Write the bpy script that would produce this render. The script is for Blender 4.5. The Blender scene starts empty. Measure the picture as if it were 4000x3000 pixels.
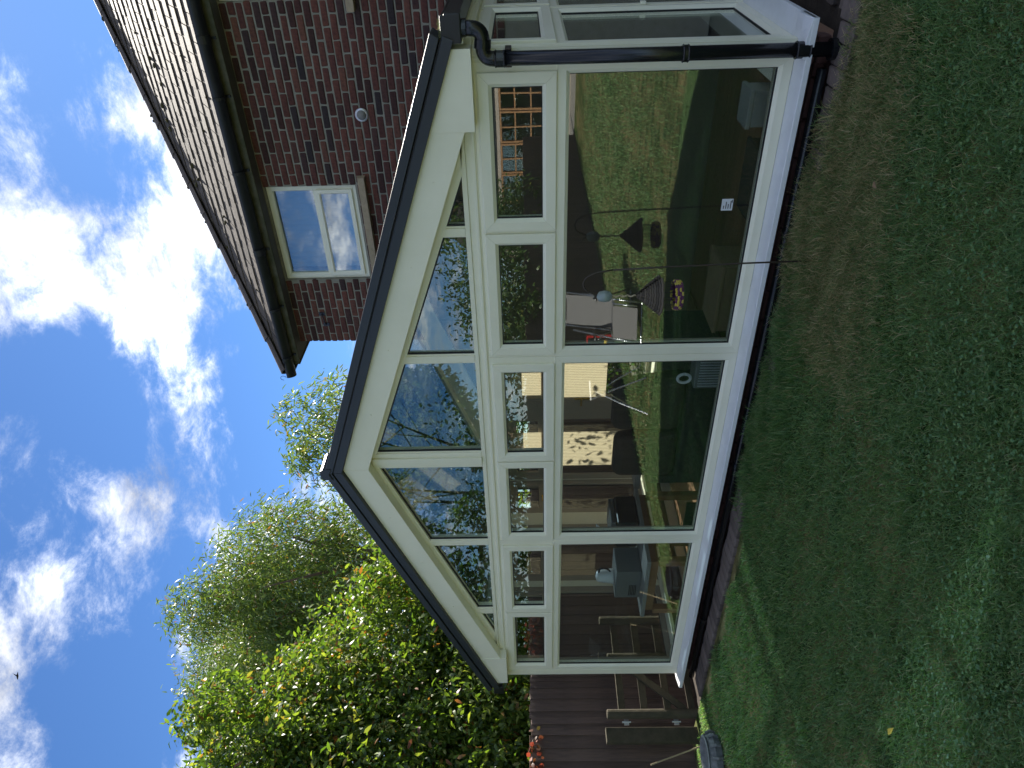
import bpy, math, random
import numpy as np
from mathutils import Matrix, Vector
random.seed(7); RNG = np.random.default_rng(11)
SC = bpy.context.scene
COL = SC.collection

# ------------------------------------------------------------------ camera
cam_d = bpy.data.cameras.new('camera'); cam = bpy.data.objects.new('camera', cam_d); COL.objects.link(cam)
YAW, PITCH, ROLL, FPX = 0.639943911, 0.023661598, 0.0186439876, 2795.44
cy, sy, cp, sp, cr, sr = math.cos(YAW), math.sin(YAW), math.cos(PITCH), math.sin(PITCH), math.cos(ROLL), math.sin(ROLL)
CR = (Matrix(((cy, -sy, 0), (sy, cy, 0), (0, 0, 1))) @ Matrix(((1, 0, 0), (0, cp, -sp), (0, sp, cp))) @ Matrix(((cr, 0, sr), (0, 1, 0), (-sr, 0, cr))))
right, fwd, up = CR.col[0], CR.col[1], CR.col[2]
m = Matrix.Identity(4)
m.col[0] = (*(-up), 0); m.col[1] = (*right, 0); m.col[2] = (*(-fwd), 0); m.col[3] = (0, 0, 1.68, 1)   # phone held on its side
cam.matrix_world = m
cam_d.sensor_fit = 'HORIZONTAL'; cam_d.sensor_width = 36.0; cam_d.lens = 36.0 * FPX / 4000.0
cam_d.clip_start = 0.05; cam_d.clip_end = 3000
SC.camera = cam

# ------------------------------------------------------------------ light
SUN_DIR = Vector((-0.10, 1.097, 1.0)).normalized()          # towards the sun, behind the house
SUN_EL = math.asin(SUN_DIR.z); SUN_ROT = math.atan2(SUN_DIR.x, SUN_DIR.y)
sun_d = bpy.data.lights.new('sun', 'SUN'); sun_d.energy = 2.05; sun_d.angle = math.radians(0.53); sun_d.color = (1.0, 0.94, 0.84)
sun = bpy.data.objects.new('sun', sun_d); COL.objects.link(sun)
sun.rotation_euler = SUN_DIR.to_track_quat('Z', 'Y').to_euler(); sun.location = (0, 20, 30)
SC.view_settings.view_transform = 'Standard'; SC.view_settings.look = 'None'
SC.view_settings.exposure = 2.65; SC.view_settings.gamma = 1.0; SC.view_settings.use_curve_mapping = False

W = bpy.data.worlds.new('World'); SC.world = W; W.use_nodes = True
nt = W.node_tree; nt.nodes.clear()
def N(tree, typ, **kw):
    n = tree.nodes.new(typ)
    for k, v in kw.items():
        if k in n.inputs: n.inputs[k].default_value = v
        else: setattr(n, k, v)
    return n
out = N(nt, 'ShaderNodeOutputWorld'); bg = N(nt, 'ShaderNodeBackground'); bg.inputs['Strength'].default_value = 0.05
sky = N(nt, 'ShaderNodeTexSky'); sky.sky_type = 'NISHITA'; sky.sun_disc = False
sky.sun_elevation = SUN_EL; sky.sun_rotation = SUN_ROT; sky.air_density = 0.8; sky.dust_density = 0.1; sky.ozone_density = 2.0
tc = N(nt, 'ShaderNodeTexCoord'); sep = N(nt, 'ShaderNodeSeparateXYZ')
nt.links.new(tc.outputs['Generated'], sep.inputs[0])
def M2(op, a, b=None, c=None, clamp=False):
    n = N(nt, 'ShaderNodeMath', operation=op); n.use_clamp = clamp
    for i, v in enumerate((a, b, c)):
        if v is None: continue
        if isinstance(v, (int, float)): n.inputs[i].default_value = v
        else: nt.links.new(v, n.inputs[i])
    return n.outputs[0]
zc = M2('ADD', M2('MAXIMUM', sep.outputs[2], 0.0), 0.22)
px, py = M2('DIVIDE', sep.outputs[0], zc), M2('DIVIDE', sep.outputs[1], zc)
cmb = N(nt, 'ShaderNodeCombineXYZ'); nt.links.new(px, cmb.inputs[0]); nt.links.new(py, cmb.inputs[1])
def noise(scale, detail, rough, off, dist=0.0):
    mp = N(nt, 'ShaderNodeMapping'); mp.inputs['Location'].default_value = off
    nt.links.new(cmb.outputs[0], mp.inputs[0])
    n = N(nt, 'ShaderNodeTexNoise', Scale=scale, Detail=detail, Roughness=rough, Distortion=dist)
    nt.links.new(mp.outputs[0], n.inputs['Vector']); return n.outputs['Fac']
n1 = noise(2.7, 10.0, 0.66, (3.1, 7.7, 0.0), 0.2)
n2 = noise(9.5, 8.0, 0.70, (1.3, 4.2, 5.0), 0.25)
# cloud lobes by direction: positive ones thicken banks, negative ones keep the view clear
def lobe(dirv, lo, hi):
    v = N(nt, 'ShaderNodeVectorMath', operation='DOT_PRODUCT'); nt.links.new(tc.outputs['Generated'], v.inputs[0])
    v.inputs[1].default_value = Vector(dirv).normalized()
    mr = N(nt, 'ShaderNodeMapRange'); mr.interpolation_type = 'SMOOTHSTEP'
    nt.links.new(v.outputs['Value'], mr.inputs[0]); mr.inputs[1].default_value = lo; mr.inputs[2].default_value = hi
    return mr.outputs[0]
dens = M2('SUBTRACT', M2('ADD', M2('MULTIPLY', n1, 1.15), M2('MULTIPLY', n2, 1.0)), 0.51)  # cloud cover raised over the whole sky to brighten the shaded ground
BANKS = [((-0.215, 0.874, 0.435), 0.2), ((-0.281, 0.859, 0.428), 0.22), ((-0.353, 0.832, 0.428), 0.22), ((-0.419, 0.8, 0.43), 0.22), ((-0.487, 0.755, 0.44), 0.2), ((-0.544, 0.714, 0.442), 0.18), ((-0.594, 0.682, 0.427), 0.16), ((-0.637, 0.658, 0.401), 0.1), ((-0.303, 0.777, 0.552), 0.1), ((-0.367, 0.754, 0.545), 0.12), ((-0.395, 0.717, 0.575), 0.1), ((-0.411, 0.743, 0.529), 0.12), ((-0.284, 0.797, 0.533), 0.06), ((-0.443, 0.713, 0.544), 0.08), ((-0.18, 0.842, 0.509), 0.1), ((-0.224, 0.823, 0.522), 0.1), ((-0.22, 0.794, 0.567), 0.14), ((-0.581, 0.574, 0.577), -0.05), ((-0.628, 0.567, 0.533), -0.05), ((-0.653, 0.52, 0.551), -0.05), ((-0.682, 0.542, 0.491), -0.05), ((-0.658, 0.592, 0.465), 0.12), ((-0.704, 0.506, 0.499), 0.1), ((-0.676, 0.475, 0.563), 0.08), ((-0.713, 0.441, 0.545), 0.08), ((-0.735, 0.396, 0.55), 0.1), ((-0.755, 0.478, 0.45), 0.06), ((-0.556, 0.617, 0.557), 0.06), ((-0.579, 0.641, 0.505), 0.06), ((-0.486, 0.67, 0.561), -0.14), ((-0.522, 0.687, 0.505), -0.16), ((-0.553, 0.672, 0.492), -0.12), ((-0.439, 0.688, 0.578), -0.08), ((-0.624, 0.679, 0.387), -0.2), ((-0.59, 0.73, 0.345), -0.2), ((-0.526, 0.788, 0.321), -0.2), ((-0.534, 0.758, 0.376), -0.12), ((-0.75, 0.435, 0.499), -0.18), ((-0.786, 0.422, 0.453), -0.2), ((-0.732, 0.47, 0.493), -0.08), ((-0.251, 0.783, 0.569), -0.14), ((-0.135, 0.833, 0.536), -0.16), ((-0.143, 0.868, 0.476), -0.14), ((-0.312, 0.81, 0.496), -0.1), ((-0.254, 0.833, 0.491), -0.1), ((-0.524, 0.614, 0.59), -0.06), ((-0.713, 0.538, 0.45), -0.06)]
for dv, am in BANKS:
    dens = M2('MULTIPLY_ADD', lobe(dv, 0.9950, 0.9999), am * (0.62 if am > 0 else 1.25), dens)
cov = N(nt, 'ShaderNodeMapRange'); cov.interpolation_type = 'SMOOTHSTEP'
nt.links.new(dens, cov.inputs[0]); cov.inputs[1].default_value = 0.37; cov.inputs[2].default_value = 0.90
shade = N(nt, 'ShaderNodeMapRange'); nt.links.new(noise(3.4, 8.0, 0.62, (9.0, 2.0, 3.0)), shade.inputs[0])
shade.inputs[1].default_value = 0.3; shade.inputs[2].default_value = 0.7; shade.inputs[3].default_value = 0.16; shade.inputs[4].default_value = 1.0
cc = N(nt, 'ShaderNodeVectorMath', operation='SCALE'); cc.inputs[0].default_value = (9.3, 9.4, 9.6); nt.links.new(shade.outputs[0], cc.inputs['Scale'])
mix = N(nt, 'ShaderNodeMix', data_type='RGBA')
tint = N(nt, 'ShaderNodeVectorMath', operation='MULTIPLY'); nt.links.new(sky.outputs[0], tint.inputs[0]); tint.inputs[1].default_value = (0.28, 0.41, 0.55)
nt.links.new(M2('MULTIPLY', M2('POWER', cov.outputs[0], 1.5), 0.96), mix.inputs[0]); nt.links.new(tint.outputs[0], mix.inputs[6]); nt.links.new(cc.outputs[0], mix.inputs[7])
nt.links.new(mix.outputs[2], bg.inputs['Color']); nt.links.new(bg.outputs[0], out.inputs[0])
SC.cycles.max_bounces = 10; SC.cycles.transparent_max_bounces = 32; SC.cycles.use_denoising = True
SC.cycles.sample_clamp_indirect = 6.0

# ------------------------------------------------------------------ materials
MATS = {}
def mat(name, col, rough=0.6, var=None, vscale=6.0, bump=0.0, bscale=40.0, rnd=None, spec=0.5, metal=0.0, transl=0.0, transl_col=None, stretch=(1, 1, 1), stops=None, island=False):
    """principled material with noise colour variation, per-object / per-island random colour and fine bump"""
    m = bpy.data.materials.new(name); m.use_nodes = True; t = m.node_tree; t.nodes.clear()
    o = N(t, 'ShaderNodeOutputMaterial'); p = N(t, 'ShaderNodeBsdfPrincipled')
    p.inputs['Roughness'].default_value = rough; p.inputs['Specular IOR Level'].default_value = spec; p.inputs['Metallic'].default_value = metal
    tcn = N(t, 'ShaderNodeTexCoord'); mp = N(t, 'ShaderNodeMapping'); mp.inputs['Scale'].default_value = stretch
    t.links.new(tcn.outputs['Object'], mp.inputs[0])
    cur = None
    base = N(t, 'ShaderNodeRGB'); base.outputs[0].default_value = (*col, 1); cur = base.outputs[0]
    if stops or rnd:
        geo = N(t, 'ShaderNodeNewGeometry'); oi = N(t, 'ShaderNodeObjectInfo')
        if island: r = geo.outputs['Random Per Island']
        else:
            a = N(t, 'ShaderNodeMath', operation='ADD'); t.links.new(geo.outputs['Random Per Island'], a.inputs[0]); t.links.new(oi.outputs['Random'], a.inputs[1])
            fr = N(t, 'ShaderNodeMath', operation='FRACT'); t.links.new(a.outputs[0], fr.inputs[0]); r = fr.outputs[0]
        if stops:
            cr_ = N(t, 'ShaderNodeValToRGB'); el = cr_.color_ramp.elements
            cr_.color_ramp.interpolation = 'LINEAR'
            while len(el) < len(stops): el.new(0.5)
            for e, (pos, c) in zip(el, stops): e.position = pos; e.color = (*c, 1)
            t.links.new(r, cr_.inputs[0]); cur = cr_.outputs[0]
        else:
            hv = N(t, 'ShaderNodeHueSaturation'); mr = N(t, 'ShaderNodeMapRange'); mr.inputs[3].default_value = 1 - rnd; mr.inputs[4].default_value = 1 + rnd
            t.links.new(r, mr.inputs[0]); t.links.new(mr.outputs[0], hv.inputs['Value']); t.links.new(cur, hv.inputs['Color']); cur = hv.outputs[0]
    if var:
        n = N(t, 'ShaderNodeTexNoise', Scale=vscale, Detail=6.0, Roughness=0.65); t.links.new(mp.outputs[0], n.inputs['Vector'])
        mr = N(t, 'ShaderNodeMapRange'); mr.inputs[1].default_value = 0.3; mr.inputs[2].default_value = 0.7
        t.links.new(n.outputs['Fac'], mr.inputs[0])
        mx = N(t, 'ShaderNodeMix', data_type='RGBA', blend_type='MULTIPLY'); mx.inputs[0].default_value = 1.0
        rmp = N(t, 'ShaderNodeMix', data_type='RGBA'); rmp.inputs[6].default_value = (*var, 1); rmp.inputs[7].default_value = (1, 1, 1, 1)
        t.links.new(mr.outputs[0], rmp.inputs[0]); t.links.new(cur, mx.inputs[6]); t.links.new(rmp.outputs[2], mx.inputs[7]); cur = mx.outputs[2]
    t.links.new(cur, p.inputs['Base Color'])
    if bump:
        n = N(t, 'ShaderNodeTexNoise', Scale=bscale, Detail=5.0, Roughness=0.6); t.links.new(mp.outputs[0], n.inputs['Vector'])
        b = N(t, 'ShaderNodeBump', Strength=bump, Distance=0.01); t.links.new(n.outputs['Fac'], b.inputs['Height']); t.links.new(b.outputs[0], p.inputs['Normal'])
    if transl:
        tr = N(t, 'ShaderNodeBsdfTranslucent')
        if transl_col:
            mm = N(t, 'ShaderNodeMix', data_type='RGBA', blend_type='MULTIPLY'); mm.inputs[0].default_value = 1.0
            mm.inputs[7].default_value = (*transl_col, 1); t.links.new(cur, mm.inputs[6]); t.links.new(mm.outputs[2], tr.inputs[0])
        else: t.links.new(cur, tr.inputs[0])
        ms = N(t, 'ShaderNodeMixShader'); ms.inputs[0].default_value = transl
        t.links.new(p.outputs[0], ms.inputs[1]); t.links.new(tr.outputs[0], ms.inputs[2]); t.links.new(ms.outputs[0], o.inputs[0])
    else: t.links.new(p.outputs[0], o.inputs[0])
    MATS[name] = m; return m

def glass_mat(name, tint, f0):
    """thin pane: clear tinted transmission plus a mirror share that grows towards grazing (Schlick)"""
    m = bpy.data.materials.new(name); m.use_nodes = True; t = m.node_tree; t.nodes.clear()
    o = N(t, 'ShaderNodeOutputMaterial'); g = N(t, 'ShaderNodeNewGeometry')
    dp = N(t, 'ShaderNodeVectorMath', operation='DOT_PRODUCT'); t.links.new(g.outputs['Incoming'], dp.inputs[0]); t.links.new(g.outputs['Normal'], dp.inputs[1])
    def mm(op, a, b=None):
        n = N(t, 'ShaderNodeMath', operation=op); n.use_clamp = False
        for i, v in enumerate((a, b)):
            if v is None: continue
            if isinstance(v, (int, float)): n.inputs[i].default_value = v
            else: t.links.new(v, n.inputs[i])
        return n.outputs[0]
    c = mm('ABSOLUTE', dp.outputs['Value']); k = mm('POWER', mm('SUBTRACT', 1.0, c), 5.0)
    F = mm('ADD', mm('MULTIPLY', k, 1.0 - f0), f0)
    tr = N(t, 'ShaderNodeBsdfTransparent'); tr.inputs[0].default_value = (*tint, 1)
    gl = N(t, 'ShaderNodeBsdfGlossy'); gl.inputs['Roughness'].default_value = 0.0; gl.inputs[0].default_value = (0.97, 1.0, 0.98, 1)
    ti = N(t, 'ShaderNodeTexCoord'); nz = N(t, 'ShaderNodeTexNoise', Scale=1.6, Detail=1.0); t.links.new(ti.outputs['Object'], nz.inputs['Vector'])
    bp = N(t, 'ShaderNodeBump', Strength=0.12, Distance=0.004); t.links.new(nz.outputs['Fac'], bp.inputs['Height']); t.links.new(bp.outputs[0], gl.inputs['Normal'])
    ms = N(t, 'ShaderNodeMixShader'); t.links.new(F, ms.inputs[0]); t.links.new(tr.outputs[0], ms.inputs[1]); t.links.new(gl.outputs[0], ms.inputs[2]); t.links.new(ms.outputs[0], o.inputs[0])
    MATS[name] = m; return m

mat('white_upvc', (0.91, 0.885, 0.72), 0.32, var=(0.93, 0.93, 0.90), vscale=2.5, spec=0.5)
mat('white_sill', (0.80, 0.82, 0.84), 0.28, var=(0.88, 0.88, 0.86), vscale=5.0)
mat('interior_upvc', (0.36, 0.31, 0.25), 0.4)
mat('gasket', (0.012, 0.012, 0.013), 0.5)
mat('anthracite', (0.030, 0.036, 0.045), 0.38, var=(0.8, 0.8, 0.85), vscale=4)
mat('groove', (0.006, 0.006, 0.008), 0.6)
mat('black_plastic', (0.010, 0.011, 0.013), 0.22, var=(0.75, 0.75, 0.75), vscale=8)
mat('gutter_black', (0.016, 0.017, 0.020), 0.38, var=(0.6, 0.65, 0.6), vscale=9)
glass_mat('glass', (0.86, 0.90, 0.88), 0.10)
glass_mat('roof_glass', (0.31, 0.37, 0.42), 0.012)
glass_mat('clear_glass', (0.90, 0.92, 0.91), 0.04)
glass_mat('house_glass', (0.72, 0.76, 0.78), 0.20)
BR = [(0.0, (0.060, 0.024, 0.019)), (0.2, (0.130, 0.044, 0.032)), (0.42, (0.185, 0.062, 0.041)), (0.6, (0.14, 0.048, 0.036)), (0.78, (0.22, 0.085, 0.052)), (0.90, (0.085, 0.038, 0.032)), (1.0, (0.036, 0.028, 0.030))]
mat('brick', (0.2, 0.08, 0.06), 0.88, var=(0.45, 0.45, 0.50), vscale=26, bump=0.6, bscale=70, stops=BR)
mat('mortar', (0.30, 0.28, 0.225), 0.95, var=(0.75, 0.76, 0.72), vscale=12, bump=0.5, bscale=90)
mat('dark_brick', (0.12, 0.055, 0.045), 0.9, var=(0.6, 0.6, 0.6), vscale=20, bump=0.5, rnd=0.35)
mat('paver', (0.16, 0.125, 0.11), 0.9, var=(0.6, 0.62, 0.58), vscale=15, bump=0.5, rnd=0.3)
mat('roof_tile', (0.098, 0.077, 0.058), 0.78, var=(0.62, 0.60, 0.56), vscale=7, bump=0.35, bscale=50, rnd=0.28, spec=0.20)
mat('hip_tile', (0.13, 0.10, 0.085), 0.75, var=(0.55, 0.55, 0.52), vscale=9, bump=0.5, bscale=40, rnd=0.25)
mat('moss', (0.10, 0.085, 0.03), 0.95, var=(0.5, 0.5, 0.5), vscale=30, bump=0.8)
mat('fascia_mossy', (0.13, 0.12, 0.085), 0.8, var=(0.35, 0.42, 0.20), vscale=9, bump=0.3)
mat('soffit', (0.12, 0.115, 0.12), 0.7, var=(0.8, 0.8, 0.8), vscale=6)
mat('stone_sill', (0.46, 0.36, 0.24), 0.85, var=(0.7, 0.7, 0.66), vscale=14, bump=0.3)
mat('steel', (0.62, 0.62, 0.62), 0.35, metal=0.7)
mat('mesh_grey', (0.22, 0.21, 0.19), 0.7)
mat('fence_wood', (0.155, 0.105, 0.085), 0.88, var=(0.50, 0.52, 0.52), vscale=7, bump=0.6, bscale=18, rnd=0.25, stretch=(3, 3, 0.35))
mat('log_wood', (0.085, 0.07, 0.045), 0.9, var=(0.5, 0.55, 0.45), vscale=9, bump=0.6, bscale=20)
mat('cut_wood', (0.45, 0.36, 0.22), 0.85, var=(0.7, 0.7, 0.7), vscale=20)
mat('bark', (0.17, 0.115, 0.075), 0.9, var=(0.5, 0.5, 0.5), vscale=8, bump=0.7, bscale=20)
mat('laurel_leaf', (0.06, 0.1, 0.02), 0.42, stops=[(0.0, (0.042, 0.085, 0.018)), (0.4, (0.090, 0.150, 0.026)), (0.75, (0.165, 0.235, 0.036)), (0.93, (0.25, 0.28, 0.06)), (0.965, (0.26, 0.15, 0.04)), (1.0, (0.24, 0.07, 0.03))], island=True, transl=0.48, transl_col=(1.5, 1.6, 0.6), spec=0.55)
mat('eucalyptus_leaf', (0.07, 0.1, 0.03), 0.45, stops=[(0.0, (0.060, 0.110, 0.028)), (0.5, (0.120, 0.180, 0.042)), (0.9, (0.20, 0.25, 0.062)), (0.97, (0.24, 0.20, 0.05)), (1.0, (0.30, 0.10, 0.04))], island=True, transl=0.36, transl_col=(1.5, 1.6, 0.7), spec=0.5)
mat('blossom', (0.30, 0.32, 0.10), 0.8, rnd=0.3, transl=0.3, island=True)
mat('hedge_leaf', (0.05, 0.09, 0.02), 0.4, stops=[(0.0, (0.024, 0.055, 0.014)), (0.6, (0.050, 0.10, 0.022)), (0.95, (0.10, 0.16, 0.035)), (1.0, (0.2, 0.2, 0.05))], island=True, transl=0.3, transl_col=(1.4, 1.6, 0.6))
mat('creeper_leaf', (0.3, 0.04, 0.02), 0.5, stops=[(0.0, (0.05, 0.06, 0.02)), (0.6, (0.16, 0.04, 0.025)), (1.0, (0.34, 0.09, 0.05))], island=True, transl=0.4, transl_col=(1.5, 1.0, 0.8))
mat('soil', (0.055, 0.042, 0.03), 0.95, var=(0.5, 0.5, 0.5), vscale=12, bump=0.8)
mat('grass_blade', (0.06, 0.12, 0.03), 0.5, stops=[(0.0, (0.075, 0.165, 0.065)), (0.4, (0.140, 0.255, 0.100)), (0.86, (0.225, 0.335, 0.135)), (0.96, (0.32, 0.34, 0.17)), (1.0, (0.44, 0.41, 0.27))], island=True, transl=0.4, transl_col=(1.3, 1.5, 0.7), spec=0.35)
mat('dry_flare_grass', (0.2, 0.15, 0.07), 0.7, stops=[(0.0, (0.15, 0.27, 0.09)), (0.45, (0.26, 0.31, 0.12)), (0.75, (0.50, 0.40, 0.19)), (1.0, (0.66, 0.54, 0.33))], island=True, transl=0.4, spec=0.3)  # straw of dry grass, with the flare haze's tan worked into the colour
mat('clover', (0.05, 0.12, 0.03), 0.5, stops=[(0.0, (0.05, 0.13, 0.048)), (0.7, (0.09, 0.20, 0.065)), (1.0, (0.17, 0.26, 0.08))], island=True, transl=0.25, transl_col=(1.3, 1.5, 0.7))
mat('blind', (0.80, 0.66, 0.47), 0.8, var=(0.93, 0.92, 0.9), vscale=30, stretch=(6, 6, 0.3), transl=0.55)
mat('brown_panel', (0.14, 0.115, 0.075), 0.7, var=(0.8, 0.8, 0.8), vscale=3)
mat('plaster', (0.15, 0.105, 0.08), 0.8, var=(0.92, 0.92, 0.92), vscale=3)
mat('floor_wood', (0.20, 0.105, 0.055), 0.4, var=(0.7, 0.7, 0.7), vscale=5, rnd=0.15, stretch=(0.4, 5, 5))
mat('skirting', (0.55, 0.50, 0.45), 0.5)
mat('dark_fabric', (0.030, 0.024, 0.028), 0.9, var=(0.7, 0.7, 0.7), vscale=30, bump=0.3)
mat('wicker_dark', (0.055, 0.045, 0.032), 0.7, var=(0.5, 0.5, 0.5), vscale=60, bump=0.5, bscale=120)
mat('desk_grey', (0.30, 0.29, 0.27), 0.5, var=(0.9, 0.9, 0.9), vscale=5)
mat('oak', (0.36, 0.19, 0.085), 0.55, var=(0.7, 0.7, 0.7), vscale=6, stretch=(4, 4, 0.5))
mat('printer_black', (0.018, 0.018, 0.022), 0.32)
mat('printer_grey', (0.10, 0.105, 0.11), 0.4)
mat('white_plastic', (0.75, 0.75, 0.76), 0.3)
mat('paper', (0.72, 0.74, 0.76), 0.7)
mat('print_ink', (0.05, 0.05, 0.05), 0.7)
mat('metal_grey', (0.20, 0.205, 0.20), 0.5, metal=0.2)
mat('cardboard', (0.26, 0.17, 0.09), 0.85, var=(0.85, 0.85, 0.85), vscale=5)
mat('brass', (0.65, 0.45, 0.12), 0.25, metal=1.0)
mat('pole_iron', (0.045, 0.032, 0.022), 0.55)
mat('seagrass', (0.125, 0.098, 0.072), 0.85, rnd=0.45, bump=0.4, bscale=150)
mat('rope', (0.42, 0.34, 0.22), 0.9, bump=0.5, bscale=200)
mat('bottle_glass', (0.35, 0.42, 0.40), 0.08, spec=0.8, transl=0.3)
mat('flower_mix', (0.3, 0.2, 0.1), 0.8, stops=[(0.0, (0.10, 0.03, 0.09)), (0.5, (0.16, 0.05, 0.12)), (0.52, (0.55, 0.42, 0.06)), (1.0, (0.60, 0.50, 0.12))], island=False)
mat('textilene', (0.17, 0.165, 0.17), 0.75, var=(0.9, 0.9, 0.9), vscale=60)
mat('chrome_tube', (0.62, 0.64, 0.66), 0.25, metal=0.9)
mat('red_plastic', (0.45, 0.02, 0.02), 0.35)
mat('yellow_plastic', (0.6, 0.45, 0.05), 0.35)
mat('bird_black', (0.02, 0.02, 0.025), 0.8)
mat('slab', (0.30, 0.28, 0.26), 0.85, var=(0.7, 0.7, 0.7), vscale=3, bump=0.3)
mat('pale_render', (0.42, 0.36, 0.31), 0.85, var=(0.8, 0.8, 0.8), vscale=2)
mat('stone_grey', (0.24, 0.25, 0.245), 0.85, var=(0.5, 0.52, 0.5), vscale=14, bump=0.6)
mat('far_roof', (0.03, 0.025, 0.022), 0.85, var=(0.6, 0.6, 0.6), vscale=6)

# lawn ground under the blades: patchy green, straw patches, mowing streaks
def lawn_mat():
    m = bpy.data.materials.new('lawn_ground'); m.use_nodes = True; t = m.node_tree; t.nodes.clear()
    o = N(t, 'ShaderNodeOutputMaterial'); p = N(t, 'ShaderNodeBsdfPrincipled'); p.inputs['Roughness'].default_value = 0.85; p.inputs['Specular IOR Level'].default_value = 0.15
    c = N(t, 'ShaderNodeTexCoord')
    def nz(s, d, st=(1, 1, 1)):
        mp = N(t, 'ShaderNodeMapping'); mp.inputs['Scale'].default_value = st; t.links.new(c.outputs['Object'], mp.inputs[0])
        n = N(t, 'ShaderNodeTexNoise', Scale=s, Detail=d, Roughness=0.65); t.links.new(mp.outputs[0], n.inputs['Vector']); return n.outputs['Fac']
    def ramp(f, a, b, ca, cb):
        mr = N(t, 'ShaderNodeMapRange'); mr.inputs[1].default_value = a; mr.inputs[2].default_value = b; t.links.new(f, mr.inputs[0])
        mx = N(t, 'ShaderNodeMix', data_type='RGBA'); t.links.new(mr.outputs[0], mx.inputs[0])
        for i, q in ((6, ca), (7, cb)):
            if isinstance(q, tuple): mx.inputs[i].default_value = (*q, 1)
            else: t.links.new(q, mx.inputs[i])
        return mx.outputs[2]
    green = ramp(nz(38, 4), 0.3, 0.7, (0.045, 0.085, 0.018), (0.125, 0.175, 0.045))
    col = ramp(nz(0.8, 7, (1.6, 0.5, 1)), 0.42, 0.60, green, (0.34, 0.27, 0.12))
    col = ramp(nz(3.5, 6, (0.5, 1.6, 1)), 0.45, 0.60, col, (0.040, 0.085, 0.018))
    col2 = ramp(nz(160, 2), 0.35, 0.65, (0.55, 0.55, 0.55), (1.25, 1.25, 1.25))
    mx = N(t, 'ShaderNodeMix', data_type='RGBA', blend_type='MULTIPLY'); mx.inputs[0].default_value = 1.0; t.links.new(col, mx.inputs[6]); t.links.new(col2, mx.inputs[7])
    t.links.new(mx.outputs[2], p.inputs['Base Color'])
    b = N(t, 'ShaderNodeBump', Strength=0.9, Distance=0.03); t.links.new(nz(120, 3), b.inputs['Height']); t.links.new(b.outputs[0], p.inputs['Normal'])
    t.links.new(p.outputs[0], o.inputs[0]); MATS['lawn_ground'] = m
lawn_mat()

# ------------------------------------------------------------------ mesh helpers
WLOC = {}
def tag(o, label=None, cat=None, group=None, kind=None):
    if label: o['label'] = label
    if cat: o['category'] = cat
    if group: o['group'] = group
    if kind: o['kind'] = kind
    return o
def empty(name, loc, label, cat, group=None):
    o = bpy.data.objects.new(name, None); COL.objects.link(o); o.location = loc; o.empty_display_size = 0.2
    WLOC[o] = Vector(loc); return tag(o, label, cat, group)

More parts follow.
